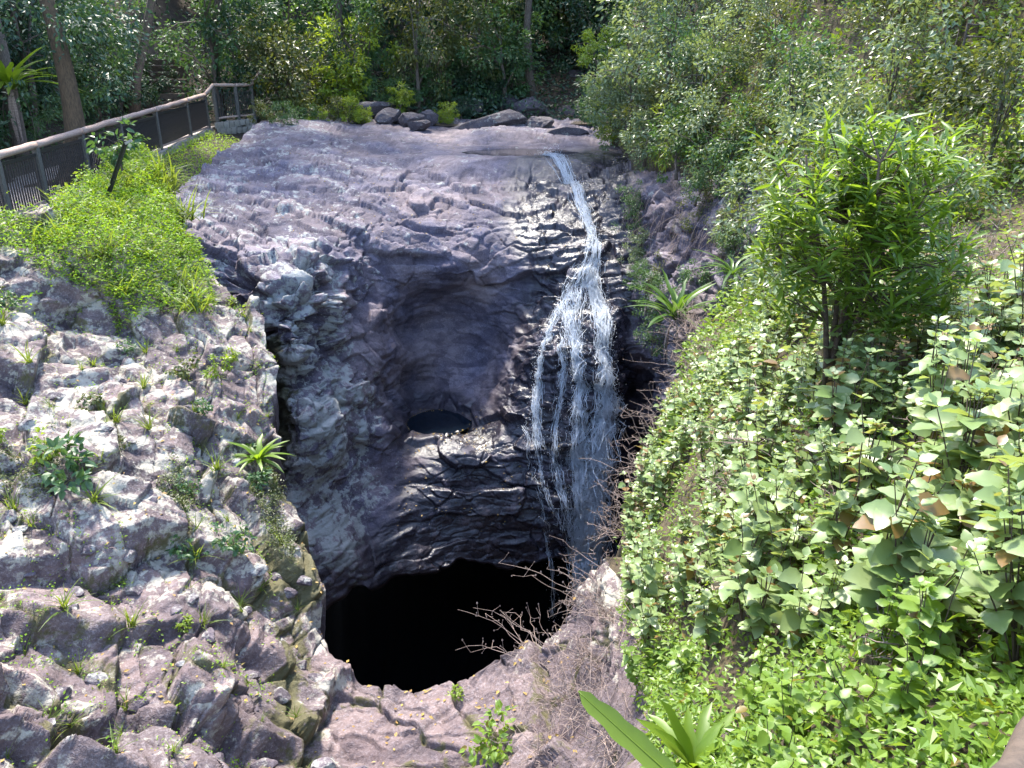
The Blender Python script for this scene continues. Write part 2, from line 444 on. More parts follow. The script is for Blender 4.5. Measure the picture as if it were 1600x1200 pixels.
# creek pool hollow with a rim that holds the water
CPC = np.array([0.35, 27.6]); CPZ = -3.02; CPR = (2.2, 1.35)
r = np.hypot((D[:, 0] - CPC[0]) / CPR[0], (D[:, 1] - CPC[1]) / CPR[1]) * (1 + 0.10 * fbm(D * np.array([0.9, 0.9, 0]), 2, 58))
k = 1 - sstep(1.30, 2.3, r)
ring = CPZ + 0.045 + 0.035 * fbm(D * 2.2, 3, 55)
ring = ring + (CPZ - 0.12 - ring) * (1 - sstep(0.72, 0.98, r))
D[:, 2] = D[:, 2] * (1 - k) + ring * k
wetx = np.interp(py, [230, 330, 400, 480, 560, 640, 700, 760, 860, 900], [815, 790, 800, 795, 790, 755, 640, 620, 560, 560])
wet = sstep(-25, 45, px - wetx + 30 * fbm(flat * 1.1, 3, 33)) * (1 - sstep(975, 1010, px)) * sstep(225, 250, py)
wet = np.maximum(wet, 0.9 * sstep(-25, 5, -np.hypot(px - 685, (py - 662) * 1.6) + 75))
wet = np.maximum(wet, sstep(840, 900, py) * 0.6)
lich_sun = 0.58 + 0.3 * (r2 - 0.5) - 0.25 * sstep(500, 600, px) + 0.35 * butt + 0.25 * np.exp(-(((px - 560) / 70) ** 2 + ((py - 860) / 60) ** 2)) - 0.9 * alc - 0.7 * wet  # lichen, plus paleness that paints the buttress as sunlit
lich_sun += 0.42 * (1 - sstep(560, 640, px)) * sstep(500, 600, py) * (1 - sstep(600, 700, px))
moss = 0.22 + 0.2 * fbm(flat * 0.8, 2, 66) + 0.4 * np.exp(-(((px - 418) / 22) ** 2)) * sstep(500, 540, py) + 0.45 * np.exp(-(((px - 430) / 60) ** 2 + ((py - 640) / 120) ** 2)) + 0.3 * sstep(1000, 1040, px)  # mossy growth, plus a strip that paints the cleft's shade
tone1 = 0.5 * r2 + 0.3 * r1 + 0.2 * r3
far_co = D.reshape(NU, NV, 3)
last = far_co[:, -1]
rows = [last + np.array([0, a, b]) for a, b in ((0.25, -0.22), (1.2, -0.4), (4.0, -0.7), (8.0, -2.0), (12.0, -4.5), (13.0, -10.0))]
rows = [r_ + 0.22 * np.stack([fbm(r_ * 0.9, 3, 3), fbm(r_ * 0.9, 3, 8), fbm(r_ * 0.9, 3, 12)], -1) * (i > 0) for i, r_ in enumerate(rows)]
full = np.concatenate([far_co] + [r_[:, None] for r_ in rows], 1)
def padrows(a, v): return np.concatenate([a.reshape(NU, NV), np.full((NU, len(rows)), v)], 1)
me = mesh_np('creek_rock', full.reshape(-1, 3), grid_faces(NU, NV + len(rows)), True,
             {'tone': padrows(tone1, 0.3), 'wet': padrows(wet, 0.5), 'lichen': padrows(lich_sun, -0.8), 'moss': padrows(moss, 0.4)})
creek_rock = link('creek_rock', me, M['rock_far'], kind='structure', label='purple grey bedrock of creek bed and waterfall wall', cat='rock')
far_n = normals(far_co)

# near rim: the rock on this side of the hole, from the left ledges over the bridge to the right hand slope
NEAR_PTS = [(0,400,12.7),(0,600,10),(0,800,7.9),(0,1000,6.1),(0,1200,4.7),(150,500,12.3),(150,700,9.3),(150,900,7.4),(150,1100,5.8),
 (300,1200,5.4),(300,1000,6.9),(300,850,8.3),(300,700,9.9),(300,550,12),(330,430,14.8),(250,330,16),(230,250,19.5),(400,510,13.3),(370,600,11.8),
 (430,700,11),(455,800,9.9),(435,850,9.2),(490,950,8.7),(540,1060,7.8),(640,1086,7.4),(740,1075,7.4),(850,1005,7.7),(930,860,8.3),
 (500,1150,6.8),(600,1180,6.5),(750,1180,6.3),(850,1120,6.4),(200,400,13.4),(100,330,14.7),(150,300,16.3),(60,370,13.6),
 (1000,760,9.3),(1060,600,12),(1080,530,13.4),(1180,430,13.8),(1180,290,16.5),(1000,240,24),(960,200,29),
 (1100,660,8.8),(1200,580,8.6),(1340,610,5.6),(1500,580,5.6),(1600,560,5.2),(1600,800,3.3),(1300,900,3.7),(1500,1000,2.5),(1200,1100,3.2),
 (1000,1050,5.6),(900,1200,5.0),(1300,1200,2.2),(1600,1200,1.7),(1300,400,11),(1600,350,8.2),(1600,100,11.5),(1400,150,14),(1200,150,19),(1050,130,25),
 (1600,-200,15),(1000,0,36),(1300,0,19),
 (-400,420,11.9),(-400,800,7.5),(-400,1500,3.45),(0,1700,3.2),(500,1700,3.5),(1100,1700,2.2),(1500,1700,1.2),(2300,1500,1.1),(2300,900,2.3),(2300,300,5.2),(2200,-50,9),(-300,250,14)]
near_tps = TPS(NEAR_PTS)
def polyres(pts, n):
    a = np.array(pts, float); s = np.concatenate([[0], np.cumsum(np.hypot(*np.diff(a, axis=0).T))])
    return s, a
LIPN = [(215,240),(300,380),(345,440),(402,508),(418,600),(432,700),(456,800),(478,880),(494,960),(520,1030),(556,1066),(600,1078),(645,1086),(700,1080),(745,1074),(800,1045),(850,1005),
        (930,860),(1000,760),(1060,600),(1080,530),(1180,430),(1180,290),(1000,240),(960,200)]
OUTN = [(195,262),(60,338),(-60,378),(-300,455),(-400,560),(-400,800),(-400,950),(-400,1100),(-400,1300),(-400,1500),(-200,1650),(0,1700),(300,1700),(500,1700),(700,1700),(850,1700),(1100,1700),
        (1500,1700),(2200,1500),(2300,900),(2300,600),(2300,300),(2200,0),(1500,-250),(1000,-50)]
s_ = np.concatenate([[0], np.cumsum(np.hypot(*np.diff(np.array(LIPN, float), axis=0).T))])
w_ = np.ones(len(s_) - 1); w_[17:] = 0.45
u_ = np.concatenate([[0], np.cumsum(np.diff(s_) * w_)]); u_ /= u_[-1]
NU2, NV2 = 940, 380
uu = np.linspace(0, 1, NU2)
def pl(pts):
    a = np.array(pts, float); return np.stack([np.interp(uu, u_, a[:, 0]), np.interp(uu, u_, a[:, 1])], -1)
L, O = pl(LIPN), pl(OUTN)
for kk in range(3):   # soften the corners
    L[1:-1] = (L[:-2] + 2 * L[1:-1] + L[2:]) / 4
for kk in range(25):
    O[1:-1] = (O[:-2] + 2 * O[1:-1] + O[2:]) / 4
tt = np.linspace(0, 1, NV2) ** 1.25
G = L[:, None] * (1 - tt[None, :, None]) + O[:, None] * tt[None, :, None]
PX2, PY2 = G[..., 0], G[..., 1]
P2 = at(PX2, PY2, near_tps(PX2, PY2))
N2 = normals(P2)
flat = P2.reshape(-1, 3); nf = N2.reshape(-1, 3); px2 = PX2.ravel(); py2 = PY2.ravel()
rocky = 1 - sstep(930, 1010, px2)
wq = np.stack([fbm(flat * 1.0, 3, 105), fbm(flat * 1.0, 3, 109), fbm(flat * 1.0, 3, 113)], -1)
R2 = rotx(-0.55) @ rotz(0.75)
q = (flat + 0.30 * wq) @ R2.T
h1, e1, r1 = blocks(q / np.array([1.7, 0.95, 0.8]), 201, tilt=1.0)
h2, e2, r2 = blocks(q / np.array([0.62, 0.38, 0.34]), 221, tilt=1.1)
h3, e3, r3 = blocks((flat + 0.06 * wq) / np.array([0.17, 0.15, 0.13]), 241)
g1, g2, g3 = 0.7 + 0.3 * sstep(0, 0.06, e1), 0.65 + 0.35 * sstep(0, 0.07, e2), sstep(0, 0.3, e3)
dip = flat @ np.array([0.62, -0.60, 0.5])
lowl = sstep(720, 950, py2)
ter = terrace((dip + 0.42 * wq[:, 0]) / 0.72, 0.16) * (0.35 + 0.9 * sstep(-.35, .3, fbm(flat * 0.8, 2, 260)))
ter2 = terrace((dip + 0.25 * wq[:, 1]) / 0.21, 0.25)
bridge = sstep(500, 600, px2) * sstep(1050, 1090, py2)
ridge = np.exp(-((np.abs(np.arange(NU2 * NV2) % NV2)) / 40.0) ** 2)
amp = rocky * (1 - 0.35 * bridge)
disp = amp * (0.20 * h1 * g1 + 0.05 * h2 * g2 + 0.016 * h3 * g3 + (0.15 + 0.12 * lowl) * ter + 0.025 * ter2)
disp -= amp * (0.08 * (1 - sstep(0, 0.05, e1)) + 0.035 * (1 - sstep(0, 0.06, e2)))
disp += rocky * (0.20 * fbm(flat * 0.8, 3, 270) + 0.022 * fbm(flat * 4, 3, 277))
disp += (1 - rocky) * 0.15 * fbm(flat * 1.3, 4, 290)
fadeout = sstep(0, 1, 1 - np.exp(-(((px2 - 220) / 130) ** 2 + ((py2 - 390) / 110) ** 2) ** 2) * 0.7)   # soil under the green mound
disp *= fadeout
D2 = flat + nf * disp[:, None]
tone2 = 0.5 * r2 + 0.3 * r1 + 0.2 * r3
near_co = D2.reshape(NU2, NV2, 3)
lip3 = near_co[:, 0]
ctr = np.array([-0.6, 13.0])
outd = lip3[:, :2] - ctr; outd /= np.linalg.norm(outd, axis=1)[:, None]
rows = []
for a, z in ((0.06, -0.25), (0.1, -0.7), (0.25, -1.4), (0.55, -2.6), (1.2, -4.5), (2.0, -8.0), (2.4, -13.5)):
    r_ = lip3.copy(); r_[:, :2] += outd * a; r_[:, 2] = np.maximum(lip3[:, 2] + z, -19.5)
    r_ = r_ + 0.16 * np.stack([fbm(r_ * 1.1, 3, 303), fbm(r_ * 1.1, 3, 308), fbm(r_ * 1.1, 3, 312)], -1)
    rows.append(r_)
full = np.concatenate([r_[:, None] for r_ in rows[::-1]] + [near_co], 1)
lich2 = 0.80 - 0.35 * sstep(850, 1100, py2) + 0.4 * fbm(flat * 0.7, 3, 320) + 0.25 * (r2 - 0.5) - 0.3 * bridge
moss2 = 0.30 + 0.3 * (1 - sstep(0, 0.22, e1)) + 0.15 * (1 - sstep(0, 0.2, e2)) + 0.35 * np.exp(-((px2 - 455) / 35.0) ** 2) * sstep(650, 760, py2) + 0.25 * fbm(flat * 0.9, 3, 330)
def pad2(a, v): return np.concatenate([np.full((NU2, len(rows)), v), a.reshape(NU2, NV2)], 1)
T2 = pad2(tone2, 0.3); W2 = pad2(0 * lich2, 0.1); L2 = pad2(lich2, -0.3); MO2 = pad2(moss2, 0.5)
nb = int(np.searchsorted(uu, u_[17]))          # where rock gives way to the overgrown slope
nvf = NV2 + len(rows)
for nm, a, b, mt, lb, ct in (('ledge_rock', 0, nb + 1, M['rock_near'], 'lichen covered rock ledges and bridge round the near rim', 'rock'),
                             ('slope_ground', nb, NU2, M['slope_soil'], 'overgrown earth slope beside the hole', 'ground')):
    me = mesh_np(nm, full[a:b].reshape(-1, 3), grid_faces(b - a, nvf), True, {'tone': T2[a:b], 'wet': W2[a:b], 'lichen': L2[a:b], 'moss': MO2[a:b]})
    link(nm, me, mt, kind='structure', label=lb, cat=ct)
near_n = normals(near_co)
near_px, near_py = proj(near_co)
far_px, far_py = proj(far_co)

# ------------------------------------------------------------------ forest floor: one large sheet, open over the gorge
def fence_x(y):
    return -9.55 - (np.asarray(y, float) - 15.5) * 0.12
def hill(x, y):
    x = np.asarray(x, float); y = np.asarray(y, float)
    fx = fence_x(np.minimum(y, 34))
    d = np.clip(y - 36, 0, 60)
    z = -2.5 + 0.30 * d + 0.004 * d ** 2
    left = np.maximum(fx - 2.3 - x, 0); right = np.maximum(x - 5.5, 0)
    back = sstep(30, 36, y)
    z = z + np.minimum(left * 0.6, 14) + np.minimum(right * 0.55, 14) * back
    side = (x < fx + 4) & (y < 36)
    pathz = -2.98 + 0.02 * np.maximum(y - 15, 0) + np.minimum(left * 0.6, 14) - np.where(x > fx, 0.12 + 0.3 * np.maximum(x - fx, 0), 0)
    w = sstep(31.5, 36, y)
    z = np.where(x < fx + 4, pathz * (1 - w) + z * w, z)
    rough_ = np.where((x > fx - 2.3) & (x < fx + 0.3) & (y < 34), 0.0, 1.0)
    return z + 0.25 * fbm(np.stack([x * 0.3, y * 0.3, 0 * x], -1), 3, 400) * rough_
gx = np.concatenate([np.linspace(-160, -24, 35), np.linspace(-23.6, 26, 125), np.linspace(27, 160, 35)])
gy = np.concatenate([np.linspace(-60, -1, 15), np.linspace(0, 60, 151), np.linspace(61, 220, 45)])
X, Y_ = np.meshgrid(gx, gy, indexing='ij')
Z = hill(X, Y_)
v = np.stack([X, Y_, Z], -1).reshape(-1, 3)
f = grid_faces(len(gx), len(gy))
fc = v[f].mean(1)
hole = (fc[:, 0] > fence_x(fc[:, 1]) + np.where(fc[:, 1] < 16, 0.35, 1.8)) & (fc[:, 1] < 33.0) & (fc[:, 0] < 40)
me = mesh_np('forest_floor', v, f[~hole], True)
link('forest_floor', me, M['soil'], kind='structure', label='dark forest floor sloping up behind the creek', cat='ground')

# ------------------------------------------------------------------ still water
def disc(name, c, rx, ry, z, mat, label, seed):
    th = np.linspace(0, 2 * np.pi, 48, endpoint=False)
    rr = 1 + 0.12 * vnoise(np.stack([np.cos(th) * 1.5 + seed, np.sin(th) * 1.5, 0 * th], -1))
    v = np.concatenate([[[c[0], c[1], z]], np.stack([c[0] + rx * rr * np.cos(th), c[1] + ry * rr * np.sin(th), 0 * th + z], -1)])
    f = np.array([[0, 1 + i, 1 + (i + 1) % 48] for i in range(48)])
    return link(name, mesh_np(name, v, f, True), mat, kind='structure', label=label, cat='water')
M['pool'] = water_mat('pool water', (0.004, 0.007, 0.012), 0.03, 7.0, 0.12)
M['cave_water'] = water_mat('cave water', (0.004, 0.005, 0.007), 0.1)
disc('rock_pool', POOLC, 0.92, 0.88, POOLZ, M['pool'], 'small round dark pool in the scoured rock hollow', 2)
disc('creek_pool', CPC, 2.2 * 1.1, 1.35 * 1.1, CPZ, M['pool'], 'shallow creek pool above the waterfall', 5)
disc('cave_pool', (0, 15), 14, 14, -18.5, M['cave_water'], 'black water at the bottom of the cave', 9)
# ------------------------------------------------------------------ timber and steel fence along the path
M['rail'] = plain_mat('weathered rail timber', (0.29, 0.195, 0.155), (0.40, 0.29, 0.24), 14, 0.8, (1, 1, 6))
M['post'] = plain_mat('dark fence post timber', (0.055, 0.055, 0.05), (0.13, 0.115, 0.10), 20, 0.75, (6, 6, 1))
M['steel'] = plain_mat('black painted steel', (0.012, 0.012, 0.014), (0.03, 0.028, 0.027), 60, 0.45, metal=0.0)
M['kerb'] = plain_mat('mossy concrete', (0.20, 0.18, 0.15), (0.30, 0.27, 0.23), 5, 0.9)
M['step'] = plain_mat('dark step timber', (0.05, 0.035, 0.025), (0.10, 0.07, 0.05), 9, 0.85)  # dark brown timber of stairs and handrail
fy = [9.5, 12.6, 15.3, 17.0, 19.5, 22.2, 25.5, 29.2, 32.0]
posts = []
for y in fy:
    x = float(fence_x(y)); posts.append((x, y, -2.98 + 0.02 * max(y - 15, 0)))
fence = link('fence', None, loc=posts[0], label='path fence with round timber top rail, dark posts and black bars', cat='fence')
base0 = np.array(posts[0])
barm = MB(); barm.box((0, 0, 0.45), (0.013, 0.013, 0.45)); barme = barm.mesh('bar')
def add_post(x, y, z0, z1, parent, o):
    m = MB(); m.box((0, 0, (z1 - z0) / 2 - 0.15), (0.055, 0.055, (z1 - z0) / 2 + 0.15), jit=0.003)
    return link('post', m.mesh('post'), M['post'], parent, np.array((x, y, z0)) - o)
def add_rail(a, b, parent, o, r=0.075, name='rail', mat=None, n=7):
    a = np.array(a) - o; b = np.array(b) - o
    t = np.linspace(0, 1, n)[:, None]
    p = a * (1 - t) + b * t
    p[1:-1] += rng.normal(0, 0.006, (n - 2, 3))
    m = MB(); m.tube(p, r * (1 + 0.04 * rng.normal(size=n)), 10)
    return link(name, m.mesh(name, True), mat or M['rail'], parent)
for i, (x, y, z) in enumerate(posts):
    add_post(x, y, z, z + 1.17, fence, base0)
for i in range(len(posts) - 1):
    a, b = np.array(posts[i]), np.array(posts[i + 1])
    d = (b - a) / np.linalg.norm(b - a)
    rail_ = add_rail(a + (0, 0, 1.23) + d * 0.01, b + (0, 0, 1.23) - d * 0.01, fence, base0)
    for zz, nm in ((0.12, 'bottom_rail'), (1.06, 'upper_bar_rail')):
        m = MB(); L_ = np.linalg.norm(b - a); m.box((0, 0, 0), (L_ / 2 - 0.06, 0.022, 0.03))
        o = link(nm, m.mesh(nm), M['rail'] if nm == 'bottom_rail' else M['steel'], fence, (a + b) / 2 + (0, 0, zz) - base0)
        o.rotation_euler = (0, 0, math.atan2(d[1], d[0]))
    n = int(L_ / 0.105)
    for k in range(1, n):
        p = a + (b - a) * k / n + (0, 0, 0.15)
        o = link('bar', barme, M['steel'], rail_, p - base0)
# fence of the stair landing, a step higher
lp = [at(340, 190, 32.6), at(374, 186, 33.2), at(398, 184, 33.8)]
lpz = [-1.12, -1.15, -1.15]
landing = link('fence', None, loc=lp[0], label='short fence panel with square rails on the stair landing', cat='fence')
o0 = np.array(lp[0])
for p, zt in zip(lp, lpz): add_post(p[0], p[1], p[2], zt, landing, o0)
T = [np.array((p[0], p[1], z + 0.04)) for p, z in zip(lp, lpz)]
top0 = np.array(posts[-1]) + (0, 0, 1.23)
add_rail(top0, T[0], landing, o0, 0.065); add_rail(T[0], T[1], landing, o0, 0.06); add_rail(T[1], T[2], landing, o0, 0.06)
add_rail(T[2], T[2] + np.array((0.25, 1.4, 0.75)), landing, o0, 0.06)
for a, b in ((0, 1), (1, 2)):
    rail_ = add_rail(np.array(lp[a]) + (0, 0, 0.12), np.array(lp[b]) + (0, 0, 0.12), landing, o0, 0.04, 'bottom_rail')
    for k in range(1, 9):
        p = np.array(lp[a]) * (1 - k / 9) + np.array(lp[b]) * (k / 9) + (0, 0, 0.12)
        link('bar', barme, M['steel'], rail_, p - o0)
# kerb under the fence, path sheet, landing wall, stairs
def strip(name, ys, xl, xr, zf, mat, label, cat, thick=None, kind='structure'):
    ys = np.asarray(ys); n = len(ys)
    a = np.stack([xl(ys), ys, zf(ys)], -1); b = np.stack([xr(ys), ys, zf(ys)], -1)
    if thick is None:
        v = np.stack([a, b], 1).reshape(-1, 3); f = grid_faces(n, 2)
    else:
        dn = np.array([0, 0, -thick])
        v = np.stack([a + dn, a, b, b + dn], 1).reshape(-1, 3); f = grid_faces(n, 4)
    return link(name, mesh_np(name, v, f), mat, kind=kind, label=label, cat=cat)
pz = lambda y: -2.98 + 0.02 * np.maximum(y - 15, 0)
strip('path', np.linspace(2, 33, 40), lambda y: fence_x(y) - 2.25, lambda y: fence_x(y) + 0.02, lambda y: pz(y) + 0.02, M['path'], 'pale walking path behind the fence', 'path')
strip('kerb', np.linspace(2, 32, 60), lambda y: fence_x(y) - 0.06, lambda y: fence_x(y) + 0.14 + 0.03 * np.sin(y * 5), lambda y: pz(y) + 0.05 + 0.015 * np.sin(y * 9), M['kerb'], 'concrete kerb under the fence', 'kerb', 0.6)
m = MB()
wl = link('retaining_wall', None, loc=lp[0], label='low stone retaining wall under the stair landing', cat='wall')
for k in range(7):
    a = np.array(lp[0]) * (1 - k / 7) + np.array(lp[2]) * (k / 7) + (0.1, -0.1, 0)
    for r_ in range(3):
        m = MB(); m.box((0, 0, 0), (0.16, 0.16, 0.11), jit=0.018)
        link('stone', m.mesh('stone'), M['kerb'], wl, a - o0 + (0.09 * (r_ % 2), 0, -0.12 - 0.23 * r_))
st = link('stairs', None, loc=(-14.2, 33.6, -2.5), label='dark timber stairs climbing into the forest beyond the fence', cat='stairs')
for k in range(9):
    m = MB(); m.box((0, 0, 0), (1.15, 0.2, 0.11), jit=0.008)
    o = link('step', m.mesh('step'), M['step'], st, (-0.1 * k, 0.42 * k, 0.12 + 0.26 * k)); o.rotation_euler = (0, 0, 0.12)
# leaning steel picket in the grass
pk = MB(); p0 = at(163, 322, 15.6); p1 = at(197, 220, 15.3)
dd = p1 - p0
for a_ in (0, 2.09, 4.19):
    R = frame_rot(dd, (math.cos(a_), math.sin(a_), 0.2))
    mid_ = np.array([0, 0, 0]) + R[:, 2] * 0.02
    L_ = np.linalg.norm(dd)
    pk.box(dd / 2 + mid_, (L_ / 2, 0.006, 0.024), R)
pke = link('steel_picket', pk.mesh('steel_picket'), M['steel'], None, p0, 'black steel star picket leaning out of the bright green grass', 'picket')
cp = MB(); cp.box((0, 0, 0), (0.07, 0.02, 0.022), frame_rot((0.9, 0.1, 0.45)))
link('cap', cp.mesh('cap'), M['kerb'], pke, dd * 0.985 + (0.05, 0, 0.0))
# near hand rail at the viewer's side
hr = link('handrail', None, loc=(1.0, 0.55, -1.35), label='weathered grey brown timber handrail close by in the corner', cat='handrail')
ho = np.array((1.0, 0.55, -1.35))
hp = at(1588, 1215, 1.15); hq = at(1665, 1090, 1.5)
dv = (hq - hp)
add_rail(hp - dv * 1.2, hp + dv * 3.0, hr, ho, 0.045, 'rail', M['step'], n=14)
add_post(*(hp - dv * 1.0)[:2], -2.4, float((hp - dv)[2]) - 0.03, hr, ho)

# ------------------------------------------------------------------ boulders
M['boulder'] = rock_mat('boulder', (0.11, 0.09, 0.095), (0.17, 0.145, 0.15), (0.34, 0.33, 0.32), 0.45, 0.56)
def ico(sub):
    t = (1 + 5 ** 0.5) / 2
    v = [(-1, t, 0), (1, t, 0), (-1, -t, 0), (1, -t, 0), (0, -1, t), (0, 1, t), (0, -1, -t), (0, 1, -t), (t, 0, -1), (t, 0, 1), (-t, 0, -1), (-t, 0, 1)]
    f = [(0, 11, 5), (0, 5, 1), (0, 1, 7), (0, 7, 10), (0, 10, 11), (1, 5, 9), (5, 11, 4), (11, 10, 2), (10, 7, 6), (7, 1, 8), (3, 9, 4), (3, 4, 2), (3, 2, 6), (3, 6, 8), (3, 8, 9), (4, 9, 5), (2, 4, 11), (6, 2, 10), (8, 6, 7), (9, 8, 1)]
    v = [np.array(p) / np.linalg.norm(p) for p in v]
    for _ in range(sub):
        c = {}; nf_ = []
        def mid(a, b):
            k = (min(a, b), max(a, b))
            if k not in c:
                p = v[a] + v[b]; v.append(p / np.linalg.norm(p)); c[k] = len(v) - 1
            return c[k]
        for a, b, d in f:
            x, y, z = mid(a, b), mid(b, d), mid(d, a)
            nf_ += [(a, x, z), (b, y, x), (d, z, y), (x, y, z)]
        f = nf_
    return np.array(v), np.array(f)
ICO3, ICOF3 = ico(3); ICO4, ICOF4 = ico(4)
def boulder_mesh(seed, dims, big=False):
    v, f = (ICO4, ICOF4) if big else (ICO3, ICOF3)
    r_ = np.random.default_rng(seed)
    # cut by random planes for broken faces
    p = v.copy()
    for _ in range(15):
        n = r_.normal(size=3); n /= np.linalg.norm(n); d = r_.uniform(0.55, 0.85)
        s = p @ n - d
        p = p - np.where(s > 0, s, 0)[:, None] * n * 0.92
    p = p * np.array(dims)
    p = p + 0.10 * min(dims) * np.stack([fbm(p * 1.7 / max(dims) * 2 + seed, 3, seed + i) for i in range(3)], -1)
    return mesh_np('boulder', p, f, False)
BL = [((608,178,33),(0.9,0.5,0.45),0.9,'slanting grey boulder at the left bank of the upper creek'),
      ((640,182,32.6),(0.75,0.5,0.42),-0.2,'brown grey boulder under the green creek bank ferns'),
      ((668,178,33),(0.55,0.5,0.55),0.4,'upright dark boulder beside the bright creek grass'),
      ((655,192,31.6),(0.6,0.45,0.3),0.1,'low pale boulder in front of the boulder cluster'),
      ((585,165,34),(1.4,0.5,0.45),0.5,'long tilted slab leaning on the left creek bank'),
      ((760,190,33),(2.6,1.2,0.6),0.0,'broad rounded rock hump across the upper creek'),
      ((830,165,36),(1.5,1.2,1.0),0.5,'large smooth grey boulder at the mouth of the forest creek'),
      ((842,190,32.5),(0.8,0.6,0.5),0.2,'pale flat topped boulder with a dark side in the creek'),
      ((795,160,37),(0.8,0.7,0.9),0.1,'mossy upright stone below the creek shrubs'),
      ((900,160,39),(2.6,1.0,0.5),-0.1,'grey rock ledge under the dark overhang'),
      ((885,175,37),(1.0,0.8,0.45),0.3,'small boulder below the rock ledge'),
      ((880,122,41),(3.2,1.2,0.7),-0.08,'dark overhanging slab across the shaded creek'),
      ((930,150,38),(1.1,0.9,0.8),0.7,'dark boulder at the right bank of the upper creek'),
      ((505,182,33.5),(0.9,0.6,0.4),0.2,'low mossy boulder where slab meets forest'),
      ((880,205,31.5),(1.6,0.9,0.35),0.05,'flat wet rock beside the creek pool'),
      ((740,165,36),(0.7,0.5,0.5),0.3,'small dark stone tucked under the creek shrubs')]
for i, (p, dm, rz, lb) in enumerate(BL):
    o = link('boulder', boulder_mesh(500 + i, tuple(q * 0.8 for q in dm), True), M['boulder'], None, at(*p) - np.array([0, 0, 0.28 * dm[2]]), lb, 'boulder', 'boulders in the upper creek')
    o.rotation_euler = (random.uniform(-.25, .25), random.uniform(-.25, .25), rz)

# ------------------------------------------------------------------ the waterfall: strands and drops of falling water
M['white_water'], t_, o_ = mat_new('white water')
b_ = nd(t_, 'ShaderNodeBsdfPrincipled'); b_.inputs['Base Color'].default_value = (0.86, 0.90, 0.95, 1); b_.inputs['Roughness'].default_value = 0.25
tr_ = nd(t_, 'ShaderNodeBsdfTranslucent'); tr_.inputs[0].default_value = (0.85, 0.9, 0.97, 1)
mx_ = nd(t_, 'ShaderNodeMixShader'); mx_.inputs[0].default_value = 0.45
t_.links.new(b_.outputs[0], mx_.inputs[1]); t_.links.new(tr_.outputs[0], mx_.inputs[2]); t_.links.new(mx_.outputs[0], o_.inputs[0])
lip_pu = lip
def far_at(px, py):
    px = np.asarray(px, float); py = np.asarray(py, float)
    i = np.clip(np.round((px - 150) / 1140 * (NU - 1)).astype(int), 0, NU - 1)
    px = 150 + (px - far_left(py)) / (1290 - far_left(py)) * 1140
    i = np.clip(np.round((px - 150) / 1140 * (NU - 1)).astype(int), 0, NU - 1)
    w = np.clip((py - 186) / (lip_pu[i] - 186), 0, 1) ** (1 / 0.92)
    j = np.clip(np.round(w * (NV - 1)).astype(int), 0, NV - 1)
    return far_co[i, j], far_n[i, j]
GUIDES = [([(835,243,9),(868,262,10),(897,295,8),(916,335,6),(928,375,6),(924,405,9),(908,450,17)], 170, 0.03),
          ([(918,425,8),(936,480,8),(941,540,8),(947,600,10),(942,660,14),(934,720,17),(926,800,19),(918,900,18),(915,1000,16)], 620, 0.06),
          ([(899,445,14),(894,500,10),(904,560,7),(906,620,7),(903,680,10),(906,760,13),(912,840,14),(914,960,12)], 330, 0.05),
          ([(944,620,7),(940,680,10),(932,740,12),(925,810,13),(919,890,12),(916,960,10)], 230, 0.12),
          ([(908,660,6),(905,720,8),(908,790,9),(913,860,9),(915,930,8)], 150, 0.10),
          ([(888,458,6),(866,500,3),(850,560,3),(842,610,3),(838,650,4),(842,700,5)], 80, 0.035),
          ([(880,515,5),(882,580,4),(870,650,4),(866,720,5),(884,800,6),(898,880,5)], 70, 0.04),
          ([(822,655,2),(830,730,2),(850,800,2),(860,900,3),(862,960,3)], 16, 0.05),
          ([(835,600,2),(836,680,3),(850,760,3),(880,830,3)], 18, 0.04)]
wm = MB(); drops = []
r_ = np.random.default_rng(5)
for pts, n, off in GUIDES:
    a = np.array(pts, float); s = np.concatenate([[0], np.cumsum(np.hypot(*np.diff(a[:, :2], axis=0).T))]); S = s[-1]
    n = int(n * 4.6)
    L_ = r_.gamma(2.2, 10.0, n) + 6; s0 = r_.uniform(-6, S - 4, n)
    lat = np.clip(r_.normal(size=n) * 0.6, -1.8, 1.8)
    # flow gathers into threads: pull each piece towards one of a few lines
    thr = r_.uniform(-1.3, 1.3, 9); near = thr[np.abs(lat[:, None] - thr[None]).argmin(1)]
    lat = np.where(r_.random(n) < 0.42, near + r_.normal(0, 0.10, n), lat * 1.15)
    K = 5
    for k in range(n):
        ss = np.linspace(max(s0[k], 0), min(s0[k] + L_[k], S), K)
        if ss[-1] - ss[0] < 4: continue
        c = np.stack([np.interp(ss, s, a[:, i]) for i in range(3)], -1)
        wob = 0.25 * vnoise(np.stack([ss / 22 + 3 * near[k], 0 * ss, 0 * ss + k % 3], -1))
        jx = (lat[k] + wob) * c[:, 2] + r_.normal(0, 0.42, K)
        q_, n_ = far_at(c[:, 0] + jx, c[:, 1])
        below = c[:, 1] > np.interp(c[:, 0], lipx, lipy) - 8
        q_ = np.where(below[:, None], at(c[:, 0] + jx, c[:, 1], 16.9), q_)
        q_ = q_ + n_ * (off + r_.exponential(off * 0.8)) + r_.normal(0, 0.003, (K, 3))
        w0 = 0.0022 + 0.0085 * r_.random() ** 2 * (0.6 if c[0, 1] > 860 else 1)
        wm.tube(q_, np.array([0.3, 1, 0.85, 0.9, 0.2]) * w0, 3, cap=False)
        if r_.random() < 0.9:
            for _ in range(3):
                m_ = r_.integers(0, K); drops.append(q_[m_] + n_[m_] * abs(r_.normal(0, 0.08)) + r_.normal(0, 0.06, 3))
oc = np.array([(1, 0, 0), (-1, 0, 0), (0, 1, 0), (0, -1, 0), (0, 0, 1.8), (0, 0, -1.8)], float)
